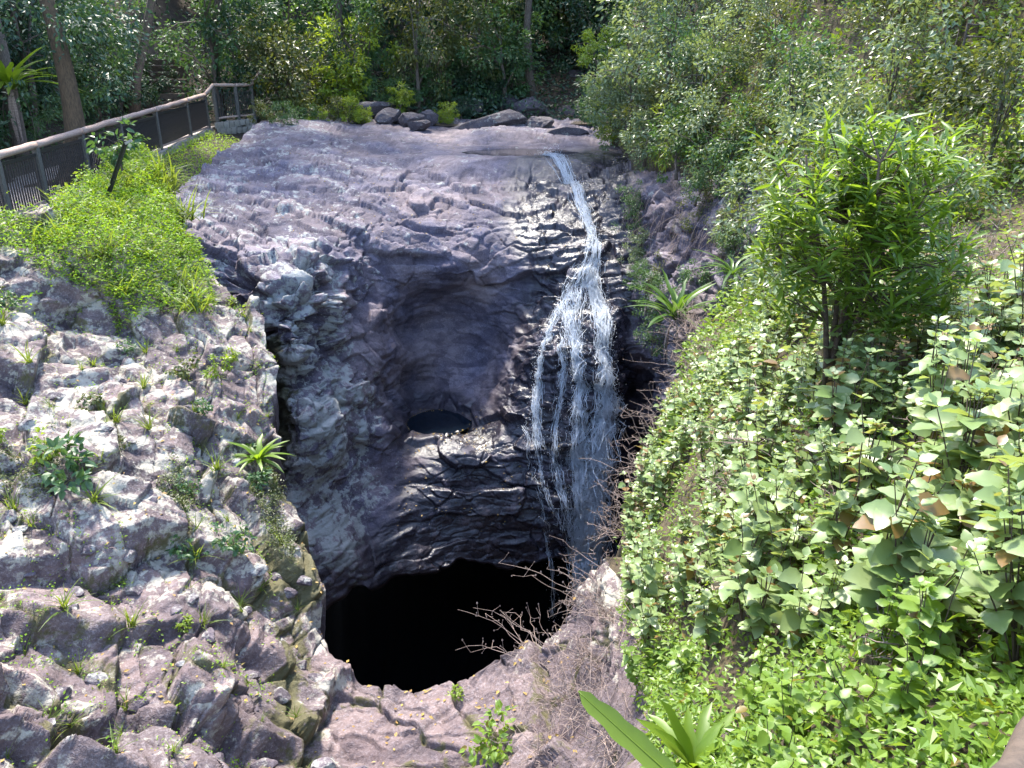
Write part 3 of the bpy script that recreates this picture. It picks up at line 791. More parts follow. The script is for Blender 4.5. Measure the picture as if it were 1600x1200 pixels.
of = np.array([(0, 2, 4), (2, 1, 4), (1, 3, 4), (3, 0, 4), (2, 0, 5), (1, 2, 5), (3, 1, 5), (0, 3, 5)])
for d_ in drops: wm.add(d_ + oc * r_.uniform(0.0025, 0.0075), of)
link('waterfall', wm.mesh('waterfall', True), M['white_water'], None, None, 'white waterfall splitting into strands down the dark wet rock', 'waterfall', kind='stuff')
# ------------------------------------------------------------------ foliage
LEAF2 = (np.array([(0, 0, 0), (0.42, -0.27, 0.07), (1, 0, -0.10), (0.42, 0.27, 0.07)]), np.array([(0, 1, 2), (0, 2, 3)]))
LEAF8 = (np.array([(0, 0, 0), (0.35, 0, -0.035), (0.7, 0, -0.06), (1, 0, -0.17), (0.25, 0.30, 0.05), (0.66, 0.2, 0.0), (0.25, -0.30, 0.05), (0.66, -0.2, 0.0)]),
         np.array([(0, 1, 4), (1, 5, 4), (1, 2, 5), (2, 3, 5), (0, 6, 1), (1, 6, 7), (1, 7, 2), (2, 7, 3)]))
def blade(n, w, droop, wprof=None):
    x = np.linspace(0, 1, n); z = -droop * x ** 2.2
    wd = w * np.sin(np.pi * np.clip(x * 0.92 + 0.06, 0, 1)) ** 0.7 if wprof is None else wprof(x); wd[-1] = 0.002
    v = np.concatenate([np.stack([x, -wd, z + wd * 0.35], -1), np.stack([x, 0 * x, z], -1), np.stack([x, wd, z + wd * 0.35], -1)])
    i = np.arange(n - 1)
    f = np.concatenate([np.stack([i, i + 1, n + i + 1, n + i], -1), np.stack([n + i, n + i + 1, 2 * n + i + 1, 2 * n + i], -1)])
    return v, f
LANCE = blade(5, 0.085, 0.10); GRASS = blade(5, 0.026, 0.45, lambda x: 0.026 * (1 - x ** 2))
def serrate(n=9):
    """toothed broad leaf"""
    x = np.linspace(0, 1, n); w = 0.36 * np.sin(np.pi * x ** 0.72) ** 0.85
    z = -0.03 - 0.15 * x ** 2
    w = w * np.where(np.arange(n) % 2 == 1, 1.06, 0.93); w[0] = 0.012; w[-1] = 0.002
    bl = 0.06 * np.sin(np.arange(n) * 1.9)
    v = np.concatenate([np.stack([x - 0.03, -w, z + 0.22 * w + bl * w], -1), np.stack([x, 0 * x, z], -1), np.stack([x - 0.03, w, z + 0.22 * w - bl * w], -1)])
    i = np.arange(n - 1)
    f = np.concatenate([np.stack([i, i + 1, n + i + 1, n + i], -1), np.stack([n + i, n + i + 1, 2 * n + i + 1, 2 * n + i], -1)])
    return v, f
BROAD = serrate()
def norm(a): return a / (np.linalg.norm(a, axis=-1, keepdims=True) + 1e-9)
def place(tmpl, pos, xd, up, size):
    """leaf copies joined: x along xd, z near up"""
    tv, tf = tmpl; n = len(pos)
    x = norm(xd); y = norm(np.cross(up, x)); z = np.cross(x, y)
    sz = np.broadcast_to(np.asarray(size, float), (n,))[:, None, None]
    v = pos[:, None] + sz * (tv[None, :, 0:1] * x[:, None] + tv[None, :, 1:2] * y[:, None] + tv[None, :, 2:3] * z[:, None])
    f = (tf[None] + (np.arange(n) * len(tv))[:, None, None]).reshape(-1, tf.shape[1])
    return v.reshape(-1, 3), f
def rvec(r, n):
    return norm(r.normal(size=(n, 3)))

M['bark'] = plain_mat('tree bark', (0.06, 0.045, 0.035), (0.16, 0.13, 0.11), 12, 0.9, (5, 5, 1), bump=0.8)
M['bark_tan'] = plain_mat('tan fig bark', (0.05, 0.034, 0.02), (0.11, 0.072, 0.042), 8, 0.9, (4, 4, 1), bump=0.8)
M['twig'] = plain_mat('dead twigs', (0.17, 0.12, 0.10), (0.33, 0.25, 0.215), 30, 0.9)
M['stem'] = plain_mat('dark stems', (0.06, 0.035, 0.025), (0.12, 0.085, 0.05), 30, 0.8)
M['leaf_dark'] = leaf_mat('dark forest leaves', (0.016, 0.048, 0.027), (0.040, 0.088, 0.040), rough=0.45, trans=0.25)
M['leaf_mid'] = leaf_mat('mid green leaves', (0.035, 0.095, 0.038), (0.085, 0.16, 0.050), rough=0.45, trans=0.35)
M['leaf_olive'] = leaf_mat('olive leaves', (0.05, 0.075, 0.022), (0.11, 0.13, 0.036), rough=0.42, trans=0.35)
M['leaf_pale'] = leaf_mat('pale glossy leaves', (0.10, 0.155, 0.075), (0.19, 0.245, 0.13), rough=0.36, trans=0.35, spec=0.6)
M['leaf_lime'] = leaf_mat('lime leaves', (0.13, 0.21, 0.02), (0.24, 0.32, 0.035), rough=0.38, trans=0.45)
M['leaf_weed'] = leaf_mat('weed leaves', (0.15, 0.235, 0.07), (0.28, 0.345, 0.15), dead=(0.20, 0.09, 0.03), dead_f=0.08, rough=0.40, trans=0.35, spec=0.65)
M['leaf_weed2'] = leaf_mat('low weed leaves', (0.12, 0.22, 0.03), (0.22, 0.32, 0.05), dead=(0.2, 0.12, 0.02), dead_f=0.02, rough=0.4, trans=0.45)
M['leaf_lance'] = leaf_mat('narrow leaves', (0.065, 0.135, 0.018), (0.17, 0.26, 0.03), rough=0.38, trans=0.48, spec=0.5)
M['fern'] = leaf_mat('fern fronds', (0.11, 0.20, 0.018), (0.18, 0.28, 0.028), rough=0.42, trans=0.5, spec=0.5)
M['fern_dark'] = leaf_mat('dark green fern fronds', (0.05, 0.115, 0.018), (0.09, 0.17, 0.028), rough=0.36, trans=0.4, spec=0.5)  # deeper green for the cliff ferns
M['grass'] = leaf_mat('grass blades', (0.085, 0.15, 0.02), (0.17, 0.22, 0.04), rough=0.5, trans=0.5)
M['mound'] = leaf_mat('creeping ground cover', (0.13, 0.27, 0.014), (0.25, 0.39, 0.028), dead=(0.18, 0.13, 0.03), dead_f=0.06, rough=0.45, trans=0.5)
M['litter'] = leaf_mat('fallen leaves', (0.22, 0.12, 0.03), (0.38, 0.27, 0.06), rough=0.6, trans=0.1)

def crown_mesh(seed, nclump, per, dims, leaf, flat=0.55, clump=0.3, tmpl=LEAF2, hang=0.0):
    r = np.random.default_rng(seed); dims = np.array(dims)
    c = rvec(r, nclump) * (r.random((nclump, 1)) ** 0.45) * dims
    c[:, 2] += dims[2] * 0.15 * r.normal(size=nclump)
    cr = clump * dims.mean() * r.uniform(0.5, 1.25, nclump)
    n = nclump * per
    ci = np.repeat(np.arange(nclump), per)
    d = rvec(r, n) * (r.random((n, 1)) ** 0.4)
    pos = c[ci] + d * cr[ci][:, None] * np.array([1, 1, flat])
    pos[:, 2] -= hang * r.random(n) * dims[2]
    outw = norm(pos + 1e-6)
    xd = norm(d + 0.6 * outw + 0.5 * r.normal(size=(n, 3)) + np.array([0, 0, -0.25]))
    up = norm(np.array([0, 0, 1.0]) + 0.45 * outw + 0.5 * r.normal(size=(n, 3)))
    v, f = place(tmpl, pos, xd, up, leaf * r.uniform(0.6, 1.3, n))
    return v, f, c
def tree_proto(seed, h, trunk_r, dims, nclump, per, leaf, mat, tmpl=LEAF2, base_off=0.15, flat=0.55, clump=0.3, limbs=8, hang=0.0):
    """returns (trunk mesh, crown mesh), base at origin, crown centre at height h"""
    r = np.random.default_rng(seed + 1)
    v, f, c = crown_mesh(seed, nclump, per, dims, leaf, flat, clump, tmpl, hang)
    top = np.array([r.normal(0, 0.12) * h * 0.4, r.normal(0, 0.12) * h * 0.4, h])
    v = v + top
    m = MB()
    t = np.linspace(0, 1, 9)[:, None]
    p = t * top + np.stack([0.05 * h * np.sin(t[:, 0] * 5 + seed), 0.05 * h * np.cos(t[:, 0] * 4 + seed), 0 * t[:, 0]], -1) * t * (1 - t) * 3
    p[0, 2] -= base_off
    rad = trunk_r * (1 - 0.7 * t[:, 0]); rad[0] *= 1.5
    m.tube(p, rad, 8)
    for k in range(limbs):
        a = p[r.integers(3, 9)]; b = c[r.integers(len(c))] + top
        mid_ = (a + b) / 2 + np.array([0, 0, 0.12 * np.linalg.norm(b - a)]) + r.normal(0, 0.05 * h, 3) * 0.3
        m.tube(np.stack([a, a * .5 + mid_ * .5 + r.normal(0, 0.01, 3), mid_, b]), [trunk_r * .4, trunk_r * .3, trunk_r * .22, trunk_r * .08], 5)
    return m.mesh('trunk', True), mesh_np('crown', v, f), mat
def put_tree(name, proto, loc, s, rz, label, cat, group, mat=None, sz=None, tilt=0.0):
    tm, cm, mt = proto
    o = link(name, None, None, None, loc, label, cat, group)
    o.rotation_euler = (random.uniform(-tilt, tilt), random.uniform(-tilt, tilt), rz)
    o.scale = (s, s, sz or s)
    link('trunk', tm, M['bark'], o)
    c = link('crown', cm, mt, o)
    if mat is not None:
        c.material_slots[0].link = 'OBJECT'; c.material_slots[0].material = mat
    return o
R_ = lambda a, b: random.uniform(a, b)
LAND = [(at(1345, 600, 5.6), 'the sapling'), (at(1085, 1225, 4.0), 'the nest fern'), (at(1600, 1160, 1.5), 'the handrail'),
        (at(1040, 700, 10), 'the edge thicket'), (at(930, 900, 8), 'the hole rim'), (at(1500, 780, 3.4), 'the bent brown stems'), (at(1230, 700, 6.5), 'the dry stems'), (at(1300, 900, 3.7), 'the thickest weeds')]
LANDH = [(at(1345, 450, 5.6), 'above the narrow leaved sapling'), (at(1540, 420, 7), 'beside the dry brown stems'), (at(1050, 60, 30), 'under the pale blotched trunk'), (at(1150, 400, 15), 'above the cliff ferns'),
         (at(1000, 180, 27), 'over the creek pool'), (at(1400, 150, 14), 'high on the open hillside'), (at(1250, 200, 16), 'behind the shaded hillside fern'), (at(1600, 80, 11.5), 'on the brown earth patch')]
LANDB = [((-14.2, 35, 0), 'behind the stair landing'), ((-8, 36, 0), 'behind the olive bushes'), ((-4.5, 37, 0), 'behind the boulder cluster'), ((-1, 38, 0), 'behind the creek rock hump'), ((2.5, 40, 0), 'behind the dark overhanging slab'),
         ((7, 38, 0), 'on the right creek bank'), ((-18, 46, 0), 'deep above the stairs'), ((-6, 50, 0), 'deep behind the slender trunks'), ((4, 52, 0), 'deep above the creek mouth'), ((16, 50, 0), 'deep behind the right hillside')]
LANDL = [((-14, 14, 0), 'below the nest fern trunk'), ((-14, 20, 0), 'beside the root tree'), ((-15, 26, 0), 'between root tree and stairs'), ((-15, 32, 0), 'beside the dark stairs'), ((-20, 18, 0), 'high up behind the root tree'), ((-21, 29, 0), 'high up beyond the stairs')]
def nearest(p, lands): return min(lands, key=lambda l: (l[0][0] - p[0]) ** 2 + (l[0][1] - p[1]) ** 2)[1]
def near2(p, lands):
    q = sorted(lands, key=lambda l: (l[0][0] - p[0]) ** 2 + (l[0][1] - p[1]) ** 2)
    d0 = math.hypot(q[0][0][0] - p[0], q[0][0][1] - p[1])
    return 'close to ' + q[0][1] if d0 < 0.55 else 'between ' + q[0][1] + ' and ' + q[1][1]
def size_word(s, a, b, words=('small', 'middling', 'large')): return words[0] if s < a else words[1] if s < b else words[2]

# -- forest behind the creek
FT = [tree_proto(1000 + i, [3.4, 4.2, 2.6, 5.0, 3.0][i], 0.13, [(2.2, 2.0, 2.4), (2.4, 2.4, 2.8), (1.8, 1.8, 1.9), (2.6, 2.4, 3.6), (2.0, 2.0, 2.2)][i], 46, 62, 0.20, M['leaf_mid'], hang=0.15, clump=0.24) for i in range(5)]
mats = [M['leaf_dark'], M['leaf_mid'], M['leaf_dark'], M['leaf_olive'], M['leaf_mid']]
BG = []
for row, (y0, n, x0, x1) in enumerate(((36.5, 11, -13, 9), (40.5, 14, -20, 16), (46, 15, -26, 22), (53, 15, -32, 28), (62, 14, -38, 34))):
    for k in range(n):
        x = x0 + (x1 - x0) * (k + R_(0.1, 0.9)) / n; y = y0 + R_(-1.6, 1.6)
        if row == 0 and 1.0 < x < 5.0: continue
        BG.append((x, y, row))
kinds = ['dark leaved rainforest tree behind the upper creek', 'mid green rainforest tree behind the upper creek', 'olive green rainforest tree behind the upper creek']
for i, (x, y, row) in enumerate(BG):
    mi = random.choice([0, 1, 2, 3, 4]); pr = FT[random.randrange(5)]
    s = R_(0.7, 1.0) if row == 0 else R_(0.95, 1.45)
    mm = mats[mi]
    lb = kinds[0] if mm is M['leaf_dark'] else kinds[2] if mm is M['leaf_olive'] else kinds[1]
    lb = size_word(s, 0.95, 1.2, ('low', 'middling', 'tall')) + ' ' + lb.replace('behind the upper creek', nearest((x, y), LANDB))
    put_tree('rainforest_tree', pr, (x, y, float(hill(x, y)) - 0.2), s, R_(0, 6.28), lb, 'tree', lb + 's', mm, s * R_(0.9, 1.25))
# -- understory bushes at the creek margin
UB = [tree_proto(1100 + i, [0.9, 1.2, 0.7][i], 0.04, [(1.1, 1.0, 0.9), (1.2, 1.2, 1.2), (1.2, 1.0, 0.7)][i], 30, 60, 0.13, M['leaf_mid'], hang=0.2, clump=0.26, limbs=10) for i in range(3)]
for i, (px_, py_, Y0, s, mt, lb) in enumerate([
    (520,165,35,1.3,'leaf_lime','lime green bush at the left edge of the upper creek'),(560,140,36,1.5,'leaf_lime','tall lime bush behind the slanting boulders'),
    (610,150,35,0.8,'leaf_mid','small leafy bush above the boulder cluster'),(650,150,36,1.0,'leaf_mid','green bush hanging over the boulder cluster'),
    (700,150,37,1.3,'leaf_mid','bush with bare stems drooping over the creek'),(745,140,37.5,1.4,'leaf_dark','dark bush drooping over the creek rock hump'),
    (800,130,38,1.3,'leaf_mid','bush drooping behind the large smooth boulder'),(450,160,34,1.4,'leaf_olive','olive bush beside the end of the landing fence'),
    (480,180,33.5,0.9,'leaf_olive','low olive bush on the slab edge'),(430,120,35,1.6,'leaf_olive','hanging olive bush over the landing fence'),
    (545,185,33,0.6,'leaf_lime','small bright bush on the slab edge'),(690,180,34,0.5,'leaf_lime','small bright tuft bush beside the upright dark boulder'),
    (960,150,34,1.4,'leaf_dark','dark bush at the right bank of the upper creek'),(920,100,40,1.6,'leaf_dark','dark bush above the overhanging slab')]):
    p = at(px_, py_, Y0)
    put_tree('bush', UB[i % 3], p - np.array([0, 0, 0.5]), s, R_(0, 6.28), lb, 'bush', None, M[mt])
for i, (px_, py_, Y0, s, mt, lb) in enumerate([(415,190,31,0.55,'leaf_olive','low olive bush at the foot of the landing wall'),(440,198,30.5,0.5,'leaf_mid','little green bush on the back edge of the slab'),(470,190,32,0.6,'leaf_mid','green bush growing over the slab edge below the olive bush'),
    (500,196,32,0.45,'leaf_lime','lime tuft on the slab edge beside the mossy boulder'),(530,190,33,0.55,'leaf_olive','olive clump between the mossy boulder and tilted slab'),(565,188,33,0.45,'leaf_lime','lime clump at the foot of the tilted slab'),
    (625,165,34,0.6,'leaf_lime','bright leafy clump between tilted slab and boulders'),(700,188,33.5,0.4,'leaf_lime','bright grass clump between boulders and rock hump'),(720,175,35,0.7,'leaf_dark','dark clump behind the rock hump'),
    (770,160,36.5,0.8,'leaf_dark','dark drooping clump beside the mossy upright stone'),(930,185,32,0.7,'leaf_mid','green clump on the right end of the creek shelf'),(955,215,29,0.6,'leaf_lime','grassy clump on the right rim beside the creek pool'),(905,135,42,1.2,'leaf_dark','dark bush over the shaded creek mouth')]):
    put_tree('bush', UB[i % 3], at(px_, py_, Y0) - np.array([0, 0, 0.45 * s]), s, R_(0, 6.28), lb, 'bush', None, M[mt])
for x, y, lb in ((0.0, 42.5, 'dark tree closing the creek mouth beside the rock hump'), (2.0, 45, 'dark tree closing the creek mouth behind the overhanging slab'), (4.2, 43.5, 'dark tree over the right end of the overhanging slab'), (6.2, 41, 'dark tree above the right creek boulder')):
    put_tree('rainforest_tree', FT[2], (x, y, float(hill(x, y)) - 0.5), 1.25, R_(0, 6.28), lb, 'tree', None, M['leaf_dark'])
# -- trees on the bank left of the path
LT = [tree_proto(1200 + i, [3.6, 4.4, 2.4, 1.3][i], 0.14, [(2.0, 2.0, 1.7), (2.2, 2.2, 2.0), (1.7, 1.6, 1.5), (1.4, 1.4, 1.0)][i], 44, 60, 0.125, M['leaf_dark'], hang=0.25, clump=0.24) for i in range(4)]
k = 0
for y0, n in ((13, 5), (17, 6), (21, 6), (25, 6), (29, 6), (33, 5)):
    for j in range(n):
        y = y0 + R_(-1.5, 1.5); x = float(fence_x(y)) - 4.1 - j * 2.1 + R_(-.5, .5)
        pr = LT[3 if j == 0 else random.choice([0, 1, 2])]
        if y < 23.5 and -90 < proj((x, y, -1))[0] < 190 and j < 2: continue
        mt = random.choice(['leaf_dark', 'leaf_dark', 'leaf_mid'])
        lb = 'dark leaved tree on the shaded bank beyond the fence' if mt == 'leaf_dark' else 'mid green tree on the shaded bank beyond the fence'
        lb = ('bushy ' if pr is LT[3] else 'tall ') + lb.replace('on the shaded bank beyond the fence', nearest((x, y), LANDL) + ' beyond the fence')
        put_tree('bank_tree', pr, (x, y, float(hill(x, y)) - 0.1), R_(0.8, 1.15), R_(0, 6.28), lb, 'tree', lb + 's', M[mt])
        k += 1
# trees whose boughs reach out above the path, and bushes at their feet
for y, px_s in ((14.5, 0.8), (17, 0.9), (19.5, 0.95), (22, 1.0), (24.5, 1.0), (27, 1.05), (29.5, 1.0), (32.5, 1.0)):
    x = float(fence_x(y)) - R_(3.0, 3.9)
    mt = random.choice(['leaf_mid', 'leaf_dark', 'leaf_mid'])
    lb = ('mid green' if mt == 'leaf_mid' else 'dark green') + ' tree reaching out over the path ' + nearest((x, y), LANDL)
    put_tree('overhanging_tree', LT[0], (x, y, float(hill(x, y)) - 0.1), px_s, R_(0, 6.28), lb, 'tree', 'trees reaching over the path', M[mt], px_s * R_(0.95, 1.1))
for y in np.arange(13.5, 34, 2.1):
    x = float(fence_x(y)) - R_(3.4, 4.6); y = float(y)
    mt = random.choice(['leaf_mid', 'leaf_dark', 'leaf_mid']); s = R_(0.95, 1.15)
    lb = ('mid green' if mt == 'leaf_mid' else 'dark green') + ' low branched tree drooping towards the path ' + nearest((x, y), LANDL)
    put_tree('drooping_tree', LT[2], (x, y, float(hill(x, y)) - 0.1 + (0.5 if y < 22 else 0.2)), s, R_(0, 6.28), lb, 'tree', lb + ' and its like', M[mt])
for y in np.arange(12.0, 35.5, 1.45):
    for j in range(3):
        x = float(fence_x(y)) - 3.5 - j * 1.7 + R_(-.4, .4); yy = float(y) + R_(-.5, .5)
        s = R_(0.75, 1.1)
        if yy < 23 and -90 < proj((x, yy, -1.5))[0] < 190: s *= 0.45
        mt = random.choice(['leaf_dark', 'leaf_dark', 'leaf_mid'])
        lb = ('low' if s < 0.6 else 'full') + (' mid green' if mt == 'leaf_mid' else ' dark') + ' undergrowth bush ' + nearest((x, yy), LANDL)
        put_tree('undergrowth_bush', LT[3], (x, yy, float(hill(x, yy)) - 0.3), s, R_(0, 6.28), lb, 'bush', lb + ' on the bank', M[mt])
# the buttressed tree with tan roots by the path
p = at(118, 165, 20.0); p[2] = float(hill(p[0], p[1]))
bt = link('root_tree', None, None, None, p, 'tree with tan trunk and spreading surface roots beside the path', 'tree')
m = MB(); tz = np.linspace(0, 1, 10)
m.tube(np.stack([-0.25 + 0.15 * np.sin(tz * 4), 0.1 * tz, tz * 5.5 - 0.1], -1), 0.24 - 0.11 * tz + 0.22 * np.exp(-tz * 9), 12)
link('trunk', m.mesh('trunk', True), M['bark_tan'], bt)
for k, (a, L_) in enumerate(((-0.9, 2.4), (-0.35, 1.9), (-1.5, 1.6), (0.3, 1.2), (-2.3, 1.2))):
    m = MB(); t = np.linspace(0, 1, 9)
    x = math.cos(a) * t * L_ - 0.25; y = math.sin(a) * t * L_
    gz = hill(p[0] + x, p[1] + y) - p[2]
    m.tube(np.stack([x + 0.08 * np.sin(t * 7 + k), y, gz + 0.9 * np.exp(-t * 6) + 0.02], -1), 0.14 * (1 - 0.8 * t) + 0.015, 7)
    link('root', m.mesh('root', True), M['bark_tan'], bt)
tm, cm, mt = LT[1]
link('crown', cm, M['leaf_dark'], bt, (0, 0, -0.6))
# tall trees added to shade creek and bank, crowns unseen above the frame
CT = [tree_proto(1280 + i, 12.0, 0.17, (3.8, 3.8, 1.6), 60, 60, 0.26, M['leaf_dark'], clump=0.26, limbs=16) for i in range(2)]
for i, (x, y, lb) in enumerate(((-12.5, 36.5, 'added tall shade tree rising behind the stair landing'), (-7.5, 39, 'added tall shade tree rooted behind the left creek boulders'), (-2.5, 38.5, 'added tall shade tree rooted behind the creek rock hump'),
                                (-14.6, 32.5, 'added tall shade tree at the end of the path fence'), (1.0, 37.8, 'added tall shade tree behind the dark overhanging slab'), (-15.5, 27, 'added tall shade tree on the bank beyond the path'), (-19, 30, 'added tall shade tree high on the bank beyond the stairs'), (-5, 44, 'added tall shade tree deep in the forest'), (6.5, 35, 'added tall shade tree on the right creek bank'), (-16.8, 24.5, 'added tall shade tree above the root tree'), (-18.5, 18.5, 'added tall shade tree above the nest fern trunk'))):
    o = put_tree('shade_tree', CT[i % 2], (x, y, float(hill(x, y)) - 0.2), R_(0.95, 1.15), R_(0, 6.28), lb, 'tree', 'added tall shade trees round the creek', M['leaf_dark'])
    o.rotation_euler = ((0.3, 0.32, 0.34, 0.30, 0.34, 0, 0, 0, 0.1, 0, 0)[i], (0.25, 0.0, 0.0, 0.42, -0.05, 0.1, 0.1, 0, -0.3, 0.08, 0.08)[i], R_(-0.2, 0.2))
# slender trunks deep in the forest
for px_, Y0, r_w, lb in ((598,44,0.13,'slender pale trunk standing before the dark forest gap'),(572,46,0.08,'thin trunk left of the pale slender trunk'),(1048,30,0.22,'pale blotched trunk rising above the right bank')):
    b0 = at(px_, 120, Y0); z0 = b0[2] - 1.5
    o = link('tree_trunk', None, None, None, (b0[0], b0[1], z0), lb, 'tree')
    m = MB(); t = np.linspace(0, 1, 12)
    m.tube(np.stack([0.12 * np.sin(t * 5), 0.1 * np.cos(t * 6), t * 10], -1), r_w * (1 - 0.5 * t), 9)
    link('trunk', m.mesh('trunk', True), M['bark_tan'], o)
    tm, cm, mt = FT[2]
    c = link('crown', cm, None, o, (0, 0, 7.5))

# -- right hand hillside: shrubs on cliff top and slope
rs = np.random.default_rng(77)
_nv = near_co.reshape(-1, 3); _nn = near_n.reshape(-1, 3)
def near_at(px_, py_, off=0.0):
    """the point of the near surface seen at a place"""
    e = (near_px.ravel() - px_) ** 2 + (near_py.ravel() - py_) ** 2
    c = np.argsort(e)[:12]; c = c[np.argmin(_nv[c, 1])]
    return _nv[c] + _nn[c] * off
RS = [tree_proto(1300 + i, [0.9, 1.1, 0.7, 1.3][i], 0.035, [(0.9, 0.9, 0.8), (1.1, 1.0, 1.0), (0.8, 0.8, 0.6), (1.0, 1.0, 1.1)][i], 30, 58, 0.085, M['leaf_pale'], hang=0.2, clump=0.27, limbs=10) for i in range(4)]
RB = [tree_proto(1350 + i, [0.8, 1.0][i], 0.03, [(0.8, 0.8, 0.7), (0.9, 0.9, 0.9)][i], 24, 30, 0.17, M['leaf_lime'], tmpl=LANCE, hang=0.2, clump=0.3, limbs=10) for i in range(2)]
nv = near_co.reshape(-1, 3); npx, npy = near_px.ravel(), near_py.ravel()
def near_pts(mask, n, dmin, r=rs, tries=40):
    """spread points over the near surface"""
    idx = np.flatnonzero(mask)
    out = []
    for _ in range(n * tries):
        p = nv[idx[r.integers(len(idx))]]
        if all((p[0] - q[0]) ** 2 + (p[1] - q[1]) ** 2 > dmin * dmin for q in out):
            out.append(p)
            if len(out) >= n: break
    return out
slope = (npx + 35 * fbm(nv * 1.5, 3, 640) > np.interp(npy, [200, 700, 860, 960, 1050, 1200], [930, 1020, 985, 970, 1000, 1020]))
mk = slope & (nv[:, 1] > 8.5) & (nv[:, 1] < 33) & (npx < 1900) & (npy < 560) & (npy > -120) & ~((npx < 1215) & (npy > 270))
shl = {'leaf_pale': 'shrub with pale glossy leaves on the right hand hillside', 'leaf_mid': 'mid green shrub on the right hand hillside', 'leaf_lime': 'yellow green shrub on the right hand hillside', 'leaf_olive': 'olive brown shrub on the right hand hillside'}
for p in near_pts(mk, 110, 0.95):
    mt = random.choice(['leaf_pale', 'leaf_pale', 'leaf_pale', 'leaf_mid', 'leaf_lime', 'leaf_olive'])
    s = R_(0.75, 1.15) * (0.8 if p[1] < 12 else 1.15)
    put_tree('shrub', RB[random.randrange(2)] if mt == 'leaf_lime' else RS[random.randrange(4)], p - np.array([0, 0, 0.1]), s, R_(0, 6.28), *(lambda l: (l, 'shrub', l.replace('shrub', 'shrubs')))(size_word(s, 0.85, 1.1) + ' ' + shl[mt].replace('on the right hand hillside', nearest(p, LANDH))), M[mt], tilt=0.2)
# shrubs hanging from the cliff edge
for px_, py_, Y0, s, mt, lb in [(985,140,24,1.5,'leaf_pale','glossy shrub leaning out over the top of the falls'),(1040,110,22.5,1.7,'leaf_pale','large glossy shrub on the cliff top'),(1100,160,20,1.3,'leaf_pale','glossy shrub beside the bare branches'),
    (1010,210,22,1.1,'leaf_pale','glossy shrub drooping over the cliff above the fall'),(1060,230,19.5,1.0,'leaf_mid','mid green shrub drooping on the cliff edge'),(1130,240,17.5,1.0,'leaf_mid','mid green shrub on the upper cliff edge'),
    (935,75,27,1.0,'leaf_lime','lime sprig tree leaning out over the creek'),(1160,300,16.5,0.6,'leaf_mid','small leafy shrub on the rock face'),(1010,480,17.2,0.55,'leaf_mid','small creeper clump beside the fern on the cliff'),
    (1000,440,18.6,0.4,'leaf_mid','tiny creeper clump beside the falls'),(1020,530,16.8,0.5,'leaf_mid','creeper clump under the cliff fern'),(1090,290,18,0.6,'leaf_mid','small shrub rooted in the dry cliff'),
    (1150,460,15,0.6,'leaf_mid','leafy clump beside the smaller cliff fern'),(1000,190,27,1.2,'leaf_pale','glossy shrub overhanging the creek pool')]:
    put_tree('cliff_shrub', RS[random.randrange(4)], at(px_, py_, Y0) - np.array([0, 0, 0.6 * s]), s, R_(0, 6.28), lb, 'shrub', None, M[mt], tilt=0.3)

rc = np.random.default_rng(79)
for k in range(26):
    px_, py_ = rc.uniform(985, 1190), rc.uniform(225, 560)
    if py_ > 430 and px_ < 1010: continue
    q_, n_ = far_at(px_, py_)
    s = R_(0.28, 0.6); mt = random.choice(['leaf_mid', 'leaf_mid', 'leaf_pale', 'leaf_olive'])
    lb = size_word(s, 0.38, 0.5) + {'leaf_mid': ' mid green', 'leaf_pale': ' pale glossy', 'leaf_olive': ' olive'}[mt] + ' creeper clump on the cliff ' + ('by the hanging roots' if py_ < 400 else 'round the cliff fern')
    put_tree('creeper_clump', RS[random.randrange(4)], q_ + n_ * 0.1 - np.array([0, 0, 0.5 * s]), s, R_(0, 6.28), lb, 'creeper', lb.replace('clump', 'clumps'), M[mt], tilt=0.4)
# -- broad leaved weeds on the near slope, each leaf its own piece on the nearer plants
leafme = mesh_np('leaf', *BROAD, smooth=True); leafme.materials.append(M['leaf_weed'])
leafme2 = mesh_np('leaf', *BROAD, smooth=True); leafme2.materials.append(M['leaf_weed2'])
def weed_layout(seed, h, nst, npair, spread):
    """stems with opposite leaf pairs: returns stem polylines and leaf frames"""
    r = np.random.default_rng(seed); stems = []; L = []
    for s in range(nst):
        a = r.uniform(0, 6.28); lean = r.uniform(0.1, 1) * spread
        hh = h * r.uniform(0.65, 1.1); t = np.linspace(0, 1, 6)
        p = np.stack([math.cos(a) * lean * t ** 1.3, math.sin(a) * lean * t ** 1.3, hh * t], -1) + r.normal(0, 0.008, (6, 3)) * t[:, None]
        stems.append(p)
        for k in range(npair):
            tt_ = 0.42 + 0.58 * k / max(npair - 1, 1); b = np.array([np.interp(tt_, t, p[:, i]) for i in range(3)])
            az = a + k * 1.57 + r.normal(0, 0.3)
            top = k == npair - 1
            for sgn in ((0, 3.14159) if not top else (0, 1.57, 3.14, 4.71)):
                az2 = az + sgn + r.normal(0, 0.15)
                el = r.normal(0.05, 0.18) if not top else r.normal(0.5, 0.2)
                xd = np.array([math.cos(az2) * math.cos(el), math.sin(az2) * math.cos(el), math.sin(el)])
                up = norm(np.array([0, -0.18, 1.0]) + r.normal(0, 0.34, 3))
                L.append((b + xd * 0.012, xd, up, (0.55 if top else 1.0) * r.uniform(0.7, 1.2) * (0.75 + 0.35 * math.sin(3.1 * min(k / npair + .15, 1)))))
    return stems, L
WV = [weed_layout(2000 + i, [0.55, 0.7, 0.5, 0.62, 0.8][i], [6, 7, 5, 7, 6][i], [4, 4, 4, 5, 5][i], [0.16, 0.2, 0.2, 0.18, 0.2][i]) for i in range(5)]
WS, WL = [], []
